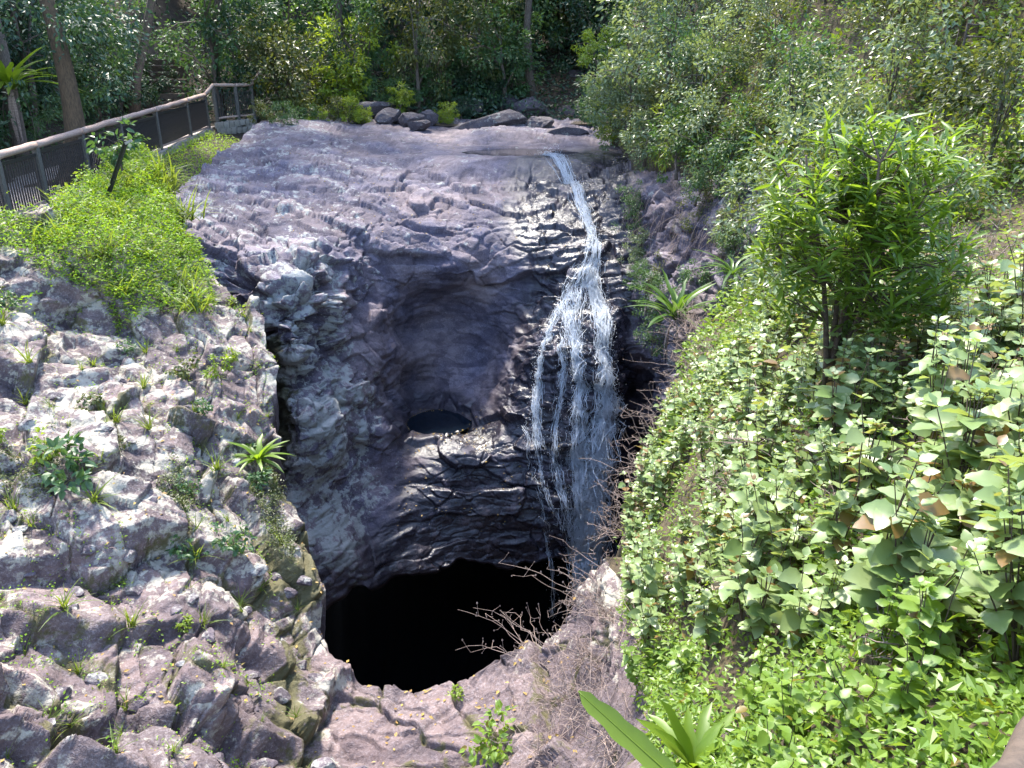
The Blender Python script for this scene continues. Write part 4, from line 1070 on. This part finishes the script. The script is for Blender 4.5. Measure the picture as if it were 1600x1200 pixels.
for st_, L_ in WV:
    m = MB()
    for p in st_: m.tube(p, np.linspace(0.0055, 0.002, 6), 5, cap=False)
    WS.append(m.mesh('stem', True))
    pos = np.array([l[0] for l in L_]); xd = np.array([l[1] for l in L_]); up = np.array([l[2] for l in L_]); sz = np.array([l[3] for l in L_])
    v, f = place(BROAD, pos, xd, up, 0.10 * sz); me_ = mesh_np('foliage', v, f, True); WL.append(me_)
def put_weed(p, vi, s, rz, single, mat, lf, label, group, lsize=0.10):
    o = link('leafy_weed', None, None, None, p - np.array([0, 0, 0.02]), label, 'weed', group)
    o.rotation_euler = (R_(-.2, .2), R_(-.2, .2), rz); o.scale = (s, s, s)
    link('stem', WS[vi], M['stem'], o)
    if single:
        for b, xd, up, sz in WV[vi][1]:
            y = norm(np.cross(up, xd)); z = np.cross(xd, y)
            Mx = Matrix(((xd[0], y[0], z[0], b[0]), (xd[1], y[1], z[1], b[1]), (xd[2], y[2], z[2], b[2]), (0, 0, 0, 1)))
            q = link('leaf', lf, None, o)
            q.matrix_local = Mx @ Matrix.Scale(lsize * sz, 4)
    else:
        c = link('foliage', WL[vi], mat, o)
        c.material_slots[0].link = 'OBJECT'; c.material_slots[0].material = mat
    return o
mk = slope & (nv[:, 1] < 10.5) & (nv[:, 1] > 1.2) & (npx > 930) & (npx < 1850) & (npy < 1450) & (npy > 520) & (nv[:, 2] < -0.9)
wp = near_pts(mk & (fbm(nv * 1.1, 2, 680) > -0.28), 295, 0.17)
wp = [p for p in wp if not (960 < proj(p)[0] < 1150 and proj(p)[1] > 1090)]
wp.sort(key=lambda p: p[1])
ns = 0
for i, p in enumerate(wp):
    ppx, ppy = proj(p)
    low = (ppy > 1040 and ppx < 1560)
    near_ = p[1] < 4.4 and ns < 70
    if near_: ns += 1
    lb = ('low lime green weed at the foot of the near slope', 'low lime green weeds') if low else \
         ('broad leaved grey green weed on the near right hand slope', 'broad leaved grey green weeds') if p[1] < 5 else ('small leaved pale weed on the far part of the right hand slope', 'small leaved pale weeds')
    ws = R_(0.45, 0.75) if low else R_(0.65, 1.25)
    l1 = (size_word(ws, 0.6, 9, ('tiny', 'short')) + ' lime green weed' if low else size_word(ws, 0.92, 1.04, ('short', 'middling', 'tall')) + (' broad leaved grey green weed' if p[1] < 5 else ' small leaved pale weed'))
    l1 = l1 + ' ' + near2(p, LAND); lb = (l1, l1.replace('weed', 'weeds', 1))
    put_weed(p, i % 5, ws, R_(0, 6.28), near_, M['leaf_weed2'] if low else M['leaf_weed'], leafme2 if low else leafme, lb[0], lb[1], lsize=0.12 if p[1] < 3.6 and not low else 0.10)

# -- the narrow leaved sapling on the slope
sp = at(1290, 608, 5.6)
sap = link('sapling', None, None, None, sp, 'bushy sapling with long narrow shining leaves on the right slope', 'sapling')
r = np.random.default_rng(3100); m = MB(); tips = []; SP_ = []
for k in range(7):
    a = r.uniform(0, 6.28); t = np.linspace(0, 1, 7); le = r.uniform(0.15, 0.55); hh = r.uniform(0.9, 1.75)
    p = np.stack([math.cos(a) * le * t ** 1.4 + 0.10 * t, math.sin(a) * le * t ** 1.4, hh * t - 0.05], -1) + r.normal(0, 0.02, (7, 3)) * t[:, None]
    m.tube(p, np.linspace(0.022, 0.007, 7), 6)
    SP_.append(p)
cc = rvec(r, 290) * (r.random((290, 1)) ** 0.42) * np.array([0.68, 0.6, 0.72]) + np.array([0.12, 0, 1.18])
cc = cc[(vnoise(cc * 2.6, 17) > -0.45)]
allp = np.concatenate(SP_)
for e in cc:
    s0 = allp[np.argmin(((allp - e + np.array([0, 0, 0.18])) ** 2).sum(1))]
    m.tube(np.stack([s0, (s0 + e) / 2 + r.normal(0, 0.02, 3), e]), [0.007, 0.005, 0.003], 5, cap=False); tips.append(e)
link('stem', m.mesh('stem', True), M['stem'], sap); sap.scale = (1.15, 1.15, 1.08)
lanc = mesh_np('leaf', *LANCE, smooth=True); lanc.materials.append(M['leaf_lance'])
fr = []
for e in tips:
    for j in range(r.integers(14, 20)):
        a = r.uniform(0, 6.28); el = r.normal(0.35, 0.45)
        xd = np.array([math.cos(a) * math.cos(el), math.sin(a) * math.cos(el), math.sin(el)])
        fr.append((e - xd * 0.0 + np.array([0, 0, -0.02 * j]) * 0.5, xd, norm(np.array([0, 0, 1.0]) + r.normal(0, 0.3, 3)), r.uniform(0.09, 0.165)))
fr.sort(key=lambda q: q[0][1])
for b, xd, up, sz in fr[:300]:
    y = norm(np.cross(up, xd)); z = np.cross(xd, y)
    q = link('leaf', lanc, None, sap); q.matrix_local = Matrix(((xd[0], y[0], z[0], b[0]), (xd[1], y[1], z[1], b[1]), (xd[2], y[2], z[2], b[2]), (0, 0, 0, 1))) @ Matrix.Scale(sz, 4)
rest = fr[300:]
v, f = place(LANCE, np.array([q[0] for q in rest]), np.array([q[1] for q in rest]), np.array([q[2] for q in rest]), np.array([q[3] for q in rest]))
link('foliage', mesh_np('foliage', v, f, True), M['leaf_lance'], sap, kind='stuff')

# -- bird's nest ferns: rosettes of strap fronds
def nest_fern(loc, n, L_, w, label, seed, el0=0.9, droop=0.55, dead=4, tilt=(0, 0), mat=None):
    r = np.random.default_rng(seed)
    o = link('nest_fern', None, None, None, loc, label, 'fern'); o.rotation_euler = (tilt[0], tilt[1], 0)
    for k in range(n):
        fr_ = k / n; a = k * 2.4 + r.normal(0, 0.2); el = el0 * (1 - 0.75 * fr_) + 0.25 + r.normal(0, 0.08)
        tv, tf = blade(9, w * r.uniform(0.85, 1.15), droop * r.uniform(0.6, 1.4), lambda x: w * (0.25 + 0.75 * np.sin(np.pi * np.clip(x * 0.85 + 0.12, 0, 1))))
        tv = tv.copy(); tv[:, 1] += 0.02 * np.sin(tv[:, 0] * 12 + k) * (tv[:, 1] != 0)
        me_ = mesh_np('frond', tv * np.array([1, 1, 1]), tf, True)
        q = link('frond', me_, mat or M['fern'], o)
        q.rotation_euler = Euler((0, -el, a)); s = L_ * r.uniform(0.75, 1.1); q.scale = (s, s, s)
    for k in range(dead):
        a = r.uniform(0, 6.28); tv, tf = blade(7, w * 0.7, 1.2)
        q = link('dead_frond', mesh_np('dead_frond', tv, tf, True), M['twig'], o); q.rotation_euler = Euler((0, 0.5, a)); s = L_ * 0.6; q.scale = (s, s, s)
    return o
nest_fern(at(1055, 500, 15.5), 26, 1.05, 0.05, "bird's nest fern on the dark cliff beside the waterfall", 1, el0=1.15, mat=M['fern_dark'])
nest_fern(at(1145, 430, 14.4), 18, 0.75, 0.045, "smaller fern above the bird's nest fern on the cliff", 2, droop=0.9, mat=M['fern_dark'])
nest_fern(near_at(405, 722, 0.12), 20, 0.46, 0.09, 'bright little fern on the mossy edge of the near rock', 3, dead=2)
fp = at(18, 140, 21.5)
nest_fern(fp, 26, 1.5, 0.06, "large bird's nest fern on a trunk above the path", 4, droop=0.7, dead=7)
o = link('tree_trunk', None, None, None, (fp[0] - 0.35, fp[1] + 0.35, float(hill(fp[0], fp[1])) - 0.1), "leaning dark trunk carrying the large bird's nest fern", 'tree')
m = MB(); t = np.linspace(0, 1, 8); m.tube(np.stack([0.1 * np.sin(t * 4), 0 * t, 7 * t], -1), 0.2 - 0.08 * t, 9); link('trunk', m.mesh('trunk', True), M['bark'], o)
tm, cm, mt = LT[2]; link('crown', cm, M['leaf_dark'], o, (0, 0, 4.2))
Yf = float(near_tps(1085, 1225)) - 0.12
nest_fern(at(1082, 1200, Yf), 15, 0.36, 0.10, 'broad glossy nest fern at the foot of the weedy slope', 5, el0=1.0, droop=0.3, dead=0)
nest_fern(at(1205, 240, 16.5), 14, 0.8, 0.05, 'fern in the shade of the upper right hillside', 6, dead=1)
B_ = at(1075, 1235, Yf - 0.25); T_ = at(903, 1083, Yf + 0.15)
big = link('fern_frond', None, None, None, B_, 'single long pale yellow green fern frond arching to the hole', 'frond')
Lb = float(np.linalg.norm(T_ - B_)); Rf = frame_rot(T_ - B_, (0.25, -0.75, 0.6))
prof = lambda x: 0.085 * (0.4 + 0.6 * np.sin(np.pi * np.clip(x * 0.9 + 0.05, 0, 1)))
tv, tf = blade(14, 0.10, -0.06, prof); tv[:, 1] += 0.010 * np.sin(tv[:, 0] * 24) * (np.abs(tv[:, 1]) > 1e-6)
mw = Matrix([[*Rf[i], 0] for i in range(3)] + [[0, 0, 0, 1]]) @ Matrix.Scale(Lb, 4)
q = link('blade', mesh_np('blade', tv, tf, True), M['leaf_lime'], big); q.matrix_local = mw
m = MB(); m.tube(np.stack([tv[14:28, 0], tv[14:28, 1] * 0, tv[14:28, 2] + 0.002], -1), np.linspace(0.010, 0.003, 14), 5)
q2 = link('midrib', m.mesh('midrib', True), M['leaf_lime'], big); q2.matrix_local = mw

# -- green mound, grass and small plants on the left
def ground_cover(name, mask, n, size, mat, label, tmpl=LEAF2, hgt=0.10, seed=1, xbias=0.0):
    r = np.random.default_rng(seed); idx = np.flatnonzero(mask)
    i = idx[r.integers(len(idx), size=n)]
    nn = near_n.reshape(-1, 3)[i]
    clump = 0.5 + 0.8 * (vnoise(nv[i] * 3.0, 4) * 0.5 + 0.5) + 0.5 * vnoise(nv[i] * 9, 6)
    pos = nv[i] + r.normal(0, 0.03, (n, 3)) + np.array([0, 0, 1]) * (hgt * r.random(n) * clump)[:, None] + nn * 0.01
    xd = norm(r.normal(size=(n, 3)) * np.array([1, 1, 0.35]) + np.array([0, 0, 0.25])); up = norm(np.array([0, 0, 1.0]) + 0.5 * r.normal(size=(n, 3)))
    v, f = place(tmpl, pos, xd, up, size * r.uniform(0.6, 1.3, n))
    return link(name, mesh_np(name, v, f), mat, None, None, label, 'plants', kind='stuff')
pn = fbm(nv * 1.2, 3, 610)
def inpoly(x, y, poly):
    c = np.zeros(x.shape, bool); j = len(poly) - 1
    for i in range(len(poly)):
        (xi, yi), (xj, yj) = poly[i], poly[j]
        c ^= ((yi > y) != (yj > y)) & (x < (xj - xi) * (y - yi) / (yj - yi + 1e-9) + xi); j = i
    return c
jx, jy = npx + 30 * pn, npy + 25 * fbm(nv * 1.6, 3, 620)
mound = inpoly(jx, jy, [(-150, 330), (60, 350), (150, 270), (230, 235), (285, 265), (290, 330), (320, 420), (345, 495), (250, 490), (190, 520), (150, 450), (60, 450), (20, 400), (-150, 420)])
ground_cover('ground_cover', mound, 34000, 0.052, M['mound'], 'bright yellow green creeping plants on the mound below the fence', hgt=0.36, seed=3)
ground_cover('mound_leaves', mound, 2600, 0.10, M['grass'], 'larger leaves standing out of the creeping mound', hgt=0.42, seed=13)
mossy = inpoly(jx, jy, [(400, 700), (440, 720), (470, 900), (430, 860), (400, 800)]) | inpoly(jx, jy, [(0, 640), (120, 620), (230, 680), (300, 720), (320, 790), (220, 800), (100, 790), (0, 780)]) & (pn > 0.05)
ground_cover('creeping_herbs', mossy, 6000, 0.038, M['leaf_olive'], 'olive creeping herbs in the cracks of the near ledges', hgt=0.07, seed=4)
cracks = (npx < 520) & (npy > 480) & (npx > -60) & (e2 < 0.10) & (pn > -0.1) & (npx < 430)
ground_cover('crack_herbs', cracks, 5200, 0.034, M['mound'], 'small green herbs rooted along the rock cracks', hgt=0.06, seed=5)
slopeg = slope & (nv[:, 1] < 12) & (npx < 1800) & (npy < 1400) & (npy > 250)
ground_cover('slope_cover', slopeg, 40000, 0.05, M['leaf_weed2'], 'low green ground cover beneath the slope weeds', hgt=0.16, seed=6)
slopeb = slope & (nv[:, 1] >= 9) & (npx < 1900) & (npy > -150)
ground_cover('hill_cover', slopeb, 26000, 0.10, M['leaf_weed2'], 'green undergrowth covering the right hand hillside', hgt=0.35, seed=7)
# ivy on the left bank, drawn over the forest floor
r = np.random.default_rng(8); n = 22000
x = r.uniform(-21, -11.2, n); y = r.uniform(9, 36, n); ok = x < fence_x(y) - 2.35; x, y = x[ok], y[ok]; n = len(x)
pos = np.stack([x, y, hill(x, y) + r.random(n) * 0.22], -1)
v, f = place(LEAF2, pos, norm(r.normal(size=(n, 3)) * np.array([1, 1, .4])), norm(np.array([0.3, -0.2, 1.0]) + 0.4 * r.normal(size=(n, 3))), 0.11 * r.uniform(0.6, 1.3, n))
link('bank_cover', mesh_np('bank_cover', v, f), M['leaf_mid'], None, None, 'green creepers covering the bank behind the path', 'plants', kind='stuff')
# undergrowth on the forest floor behind the creek
n = 26000; x = r.uniform(-16, 12, n); y = r.uniform(34, 54, n)
pos = np.stack([x, y, hill(x, y) + r.random(n) ** 2 * 0.9], -1)
v, f = place(LEAF2, pos, norm(r.normal(size=(n, 3)) * np.array([1, 1, .5])), norm(np.array([0, -0.3, 1.0]) + 0.5 * r.normal(size=(n, 3))), 0.2 * r.uniform(0.6, 1.3, n))
link('forest_undergrowth', mesh_np('forest_undergrowth', v, f), M['leaf_dark'], None, None, 'dark leafy undergrowth over the forest floor behind the creek', 'plants', kind='stuff')
# the strip between kerb and slab
n = 9000; y = r.uniform(10, 31, n); x = fence_x(y) + 0.12 + r.random(n) ** 1.3 * 1.7
pos = np.stack([x, y, hill(x, y) + r.random(n) * 0.25], -1)
v, f = place(LEAF2, pos, norm(r.normal(size=(n, 3)) * np.array([1, 1, .5])), norm(np.array([0, 0, 1.0]) + 0.5 * r.normal(size=(n, 3))), 0.07 * r.uniform(0.6, 1.3, n))
link('verge_cover', mesh_np('verge_cover', v, f), M['mound'], None, None, 'green verge plants along the kerb below the fence', 'plants', kind='stuff')

LANDS = [(at(402, 722, 11), 'near the bright little fern'), (at(120, 770, 8.3), 'near the yellow flowered plant'), (at(300, 560, 12), 'below the green mound'), (at(300, 900, 7.6), 'on the middle ledge'),
         (at(480, 960, 8.6), 'by the rim of the hole'), (at(60, 1000, 6), 'on the lowest ledges'), (at(300, 1150, 5.6), 'above the rock bridge'), (at(20, 620, 9.8), 'under the kerb end'), (at(530, 1150, 6.8), 'on the rock bridge')]
# grass tufts
def tuft_mesh(seed, n, L_, spread):
    r = np.random.default_rng(seed); a = r.uniform(0, 6.28, n); el = r.uniform(0.5, 1.45, n)
    xd = np.stack([np.cos(a) * np.cos(el), np.sin(a) * np.cos(el), np.sin(el)], -1)
    pos = np.stack([r.normal(0, spread, n), r.normal(0, spread, n), 0 * a - 0.01], -1)
    v, f = place(GRASS, pos, xd, np.tile([0, 0, 1.0], (n, 1)) + r.normal(0, .1, (n, 3)), L_ * r.uniform(0.6, 1.2, n))
    return mesh_np('grass_tuft', v, f, True)
TU = [tuft_mesh(3300 + i, [16, 24, 12, 20][i], [0.28, 0.34, 0.22, 0.4][i], 0.02) for i in range(4)]
BTU = [tuft_mesh(3350 + i, 60, 0.6, 0.12) for i in range(2)]
for px_, py_ in ((190,345),(160,400),(230,400),(280,450),(90,380),(130,345),(200,450),(300,480),(215,290),(240,280),(265,285),(285,295),(200,300),(250,305),(300,330),(235,265),(180,300)):
    o = link('tall_grass', BTU[random.randrange(2)], M['grass'], None, near_at(px_, py_, -0.02), 'clump of tall arching grass on the mound near the leaning picket', 'grass', 'tall grass clumps by the picket')
    o.rotation_euler = (0, 0, R_(0, 6)); s = R_(0.8, 1.2); o.scale = (s, s, s)
mk = (npx > -30) & (npx < 470) & (npy > 480) & (npy < 1230) & ((e2 < 0.12) | (e1 < 0.1)) & ~mound
for p in near_pts(mk, 85, 0.22, np.random.default_rng(91)):
    o = link('grass_tuft', TU[random.randrange(4)], M['grass'], None, p, None, 'grass')
    o.rotation_euler = (R_(-.3, .3), R_(-.3, .3), R_(0, 6)); s = R_(0.35, 0.95); o.scale = (s, s, s)
    lb = size_word(s, 0.55, 0.75, ('short', 'middling', 'long')) + ' bladed grass tuft in a crack ' + nearest(p, LANDS); o['label'] = lb; o['group'] = lb.replace('tuft', 'tufts')
HB = [tree_proto(3400 + i, 0.16, 0.006, (0.16, 0.16, 0.11), 14, 12, 0.05, M['leaf_mid'], tmpl=LEAF8, limbs=10, clump=0.35, base_off=0.02) for i in range(3)]
for p in near_pts(mk & (npy < 1000), 22, 0.35, np.random.default_rng(92)):
    mt, cw = random.choice([('leaf_mid', 'mid green'), ('leaf_lime', 'lime green'), ('leaf_olive', 'olive')]); s = R_(0.7, 1.5); lb = size_word(s, 0.95, 1.25, ('tiny', 'small', 'bushy')) + ' ' + cw + ' herb rooted ' + nearest(p, LANDS)
    put_tree('small_herb', HB[random.randrange(3)], p, s, R_(0, 6), lb, 'herb', lb.replace('herb', 'herbs'), M[mt])
put_tree('sprig', HB[0], at(120, 770, 8.3), 2.4, 0.3, 'leafy plant with small yellow flowers on the left ledge', 'plant', None, M['leaf_mid'])
put_tree('sprig', HB[1], at(190, 262, 16.0), 3.0, 0.8, 'slender young sapling sprig beside the leaning picket', 'plant', None, M['leaf_mid'])
put_tree('sprig', HB[2], at(712, 1095, 7.2), 0.7, 0.8, 'tiny green seedling on the rock bridge rim', 'plant', None, M['leaf_lime'])
put_tree('sprig', HB[1], at(770, 1180, 6.2), 1.8, 1.8, 'green leafy plant on the rock bridge below the dry twigs', 'plant', None, M['leaf_weed2'])

# loose stones lying on the ledges
SM = [boulder_mesh(700 + i, (1, R_(0.6, 0.9), R_(0.4, 0.7))) for i in range(7)]
M['stone'] = rock_mat('loose stone', (0.24, 0.19, 0.20), (0.16, 0.13, 0.14), (0.5, 0.47, 0.44), 0.36, 0.5)
mk = (npx > -40) & (npx < 560) & (npy > 560) & (npy < 1230) & ~mound & (ridge < 0.9)
for p in near_pts(mk, 70, 0.25, np.random.default_rng(93)):
    s = R_(0.05, 0.17); k = random.randrange(7)
    lb = size_word(s, 0.09, 0.13) + ' ' + ('blunt', 'flat', 'chunky', 'flat', 'wedge shaped', 'blunt', 'chunky')[k] + ' loose stone ' + nearest(p, LANDS)
    o = link('loose_stone', SM[k], M['stone'], None, p, lb, 'stone', lb.replace('stone', 'stones'))
    o.rotation_euler = (R_(-.3, .3), R_(-.3, .3), R_(0, 6)); o.scale = (s, s, s)

# -- dry twig thickets
def dry_bush(loc, n, L_, label, seed, heads=True, lean=(0, 0), el=(0.2, 1.2)):
    r = np.random.default_rng(seed); m = MB(); hd = MB()
    for k in range(n):
        a = r.uniform(0, 6.28); e = r.uniform(*el); t = np.linspace(0, 1, 7); l = L_ * r.uniform(0.5, 1.2)
        d = np.array([math.cos(a) * math.cos(e) + lean[0], math.sin(a) * math.cos(e) + lean[1], math.sin(e)])
        b = np.array([r.normal(0, 0.18 * L_), r.normal(0, 0.18 * L_), -0.03])
        p = b + t[:, None] * d * l + np.cumsum(r.normal(0, 0.045 * l, (7, 3)), 0) + np.array([0, 0, -0.25 * l]) * (t ** 2)[:, None]
        m.tube(p, np.linspace(0.0045, 0.0015, 7), 4, cap=False)
        for j in range(4):
            s0 = p[r.integers(3, 7)]; e2_ = s0 + r.normal(0, 0.09 * L_, 3) + np.array([0, 0, 0.05 * L_])
            m.tube(np.stack([s0, (s0 + e2_) / 2 + r.normal(0, .008, 3), e2_]), [0.0028, 0.002, 0.0015], 4, cap=False)
            if heads: hd.add(e2_ + oc * r.uniform(0.006, 0.012), of)
    o = link('dry_shrub', None, None, None, loc, label, 'dry shrub')
    link('twigs', m.mesh('twigs', True), M['twig'], o)
    if heads: link('seed_heads', hd.mesh('seed_heads'), M['twig'], o, kind='stuff')
for i, (px_, py_, s, n, lb, ln) in enumerate([
    (850,1030,0.75,26,'dry seed headed shrub hanging over the edge of the black hole',(-0.5,0.5)),(930,920,0.7,24,'dry seed headed shrub above the hole beside the weeds',(-0.4,0.2)),
    (900,1090,0.6,40,'tangle of dry stems on the end of the rock bridge',(-0.2,0)),(960,1150,0.6,45,'dense dry stem tangle behind the broad nest fern',(-0.3,0)),
    (860,1170,0.5,40,'low dry stem tangle on the bridge near the green plant',(-0.2,0)),(1010,990,0.6,30,'dry stems between weeds and rock bridge',(-0.4,0)),
    (1080,520,1.0,50,'arching dry grass at the cliff foot below the fern',(-0.3,0.2)),(1090,610,0.8,40,'reddish dry twigs on the slope edge beside the falls',(-0.4,0)),
    (1040,700,0.8,40,'dry twig thicket on the slope edge above the hole',(-0.4,0.1)),(1000,790,0.7,34,'dry twig shrub leaning to the fall',(-0.5,0)),
    (1080,570,0.8,50,'pinkish dry twigs hanging beside the arching dry grass',(-0.5,0)),(1060,650,0.8,50,'pale dry twigs at the dark crevice beside the falls',(-0.5,0)),(1020,740,0.7,46,'brown dry thicket over the crevice beside the falls',(-0.5,0)),(975,830,0.6,44,'dry thicket draped over the rim under the falls',(-0.5,0)),
    (950,960,0.6,44,'pale dry thicket between the hole and the weeds',(-0.4,0)),(920,1030,0.6,50,'matted pale stems at the foot of the weeds',(-0.3,0)),(1120,560,0.7,40,'dry stems behind the small leaved weeds',(-0.3,0)),(830,1110,0.45,40,'thin dry stems lying across the rock bridge',(-0.2,0)),
    (1150,760,0.5,30,'dry brown stems poking through the small leaved weeds',(0,0)),(1330,820,0.45,26,'dead brown stems in a gap of the broad leaved weeds',(0,0)),(1200,920,0.45,26,'dead stems between the broad weeds and the lime weeds',(0,0)),(1450,1010,0.35,22,'dead stems low among the lime weeds',(0,0)),(1100,900,0.5,30,'dead stems at the foot of the pale weeds',(0,0)),(1580,930,0.4,22,'dead stems beside the handrail',(0,0)),
    (1500,780,0.6,30,'dry brown stems among the broad leaved weeds',(0,0)),(1540,420,0.9,40,'dry brown stems on the upper right slope',(0,0)),
    (1230,700,0.7,30,'dry stems among the small leaved weeds',(-0.2,0)),(1570,700,0.5,26,'bent dry stems beside the large weed leaves',(-0.2,0))]):
    Yn = float(near_tps(px_, py_))
    kf = 1.0 if i < 6 else 0.8
    dry_bush(at(px_, py_, Yn), n, s * kf, lb, 4000 + i, heads=i in (0, 1, 3, 9), lean=(ln[0] if i < 2 else ln[0] * 0.35, ln[1]), el=(0.1, 1.2))
# hanging roots and dry grass on the cliff
r = np.random.default_rng(4100); m = MB()
for k in range(420):
    px_, py_ = r.uniform(975, 1180), r.uniform(235, 400)
    q_, n_ = far_at(px_, py_); q_ = q_ + n_ * 0.05; t = np.linspace(0, 1, 5); l = r.uniform(0.3, 1.1)
    p = q_ + n_ * (0.18 * np.sin(t * 2.5))[:, None] * r.uniform(.3, 1.2) + np.array([r.normal(0, .15), 0, -l]) * t[:, None] + np.cumsum(r.normal(0, .015, (5, 3)), 0)
    m.tube(p, np.linspace(0.006, 0.002, 5), 3, cap=False)
link('hanging_roots', m.mesh('hanging_roots', True), M['twig'], None, None, 'dry roots and grass hanging down the cliff right of the fall', 'roots', kind='stuff')
# fallen leaves on the slab, round the rock pool and on the bridge
r = np.random.default_rng(4200)
P_ = []
for n, (x0, x1), (y0, y1) in ((520, (380, 980), (200, 380)), (160, (640, 760), (640, 700)), (160, (620, 900), (690, 830)), (60, (780, 960), (260, 420))):
    for k in range(n):
        q_, n_ = far_at(r.uniform(x0, x1), r.uniform(y0, y1))
        if n_[2] > 0.25: P_.append(q_ + n_ * 0.015)
th = r.uniform(0, 6.28, 60); P_ += [np.array([POOLC[0] + 0.85 * math.cos(a), POOLC[1] + 0.82 * math.sin(a), POOLZ + 0.006]) for a in th]
idx = np.flatnonzero((npx < 900) & (npx > 0) & (npy > 560) & (npy < 1220))
P_ += list(nv[idx[r.integers(len(idx), size=420)]] + np.array([0, 0, 0.012]))
P_ = np.array(P_); n = len(P_)
v, f = place(LEAF2, P_, norm(r.normal(size=(n, 3)) * np.array([1, 1, .15])), norm(np.array([0, 0, 1.0]) + 0.2 * r.normal(size=(n, 3))), r.uniform(0.03, 0.075, n))
link('fallen_leaves', mesh_np('fallen_leaves', v, f), M['litter'], None, None, 'yellow and brown fallen leaves scattered over the rock', 'leaf litter', kind='stuff')
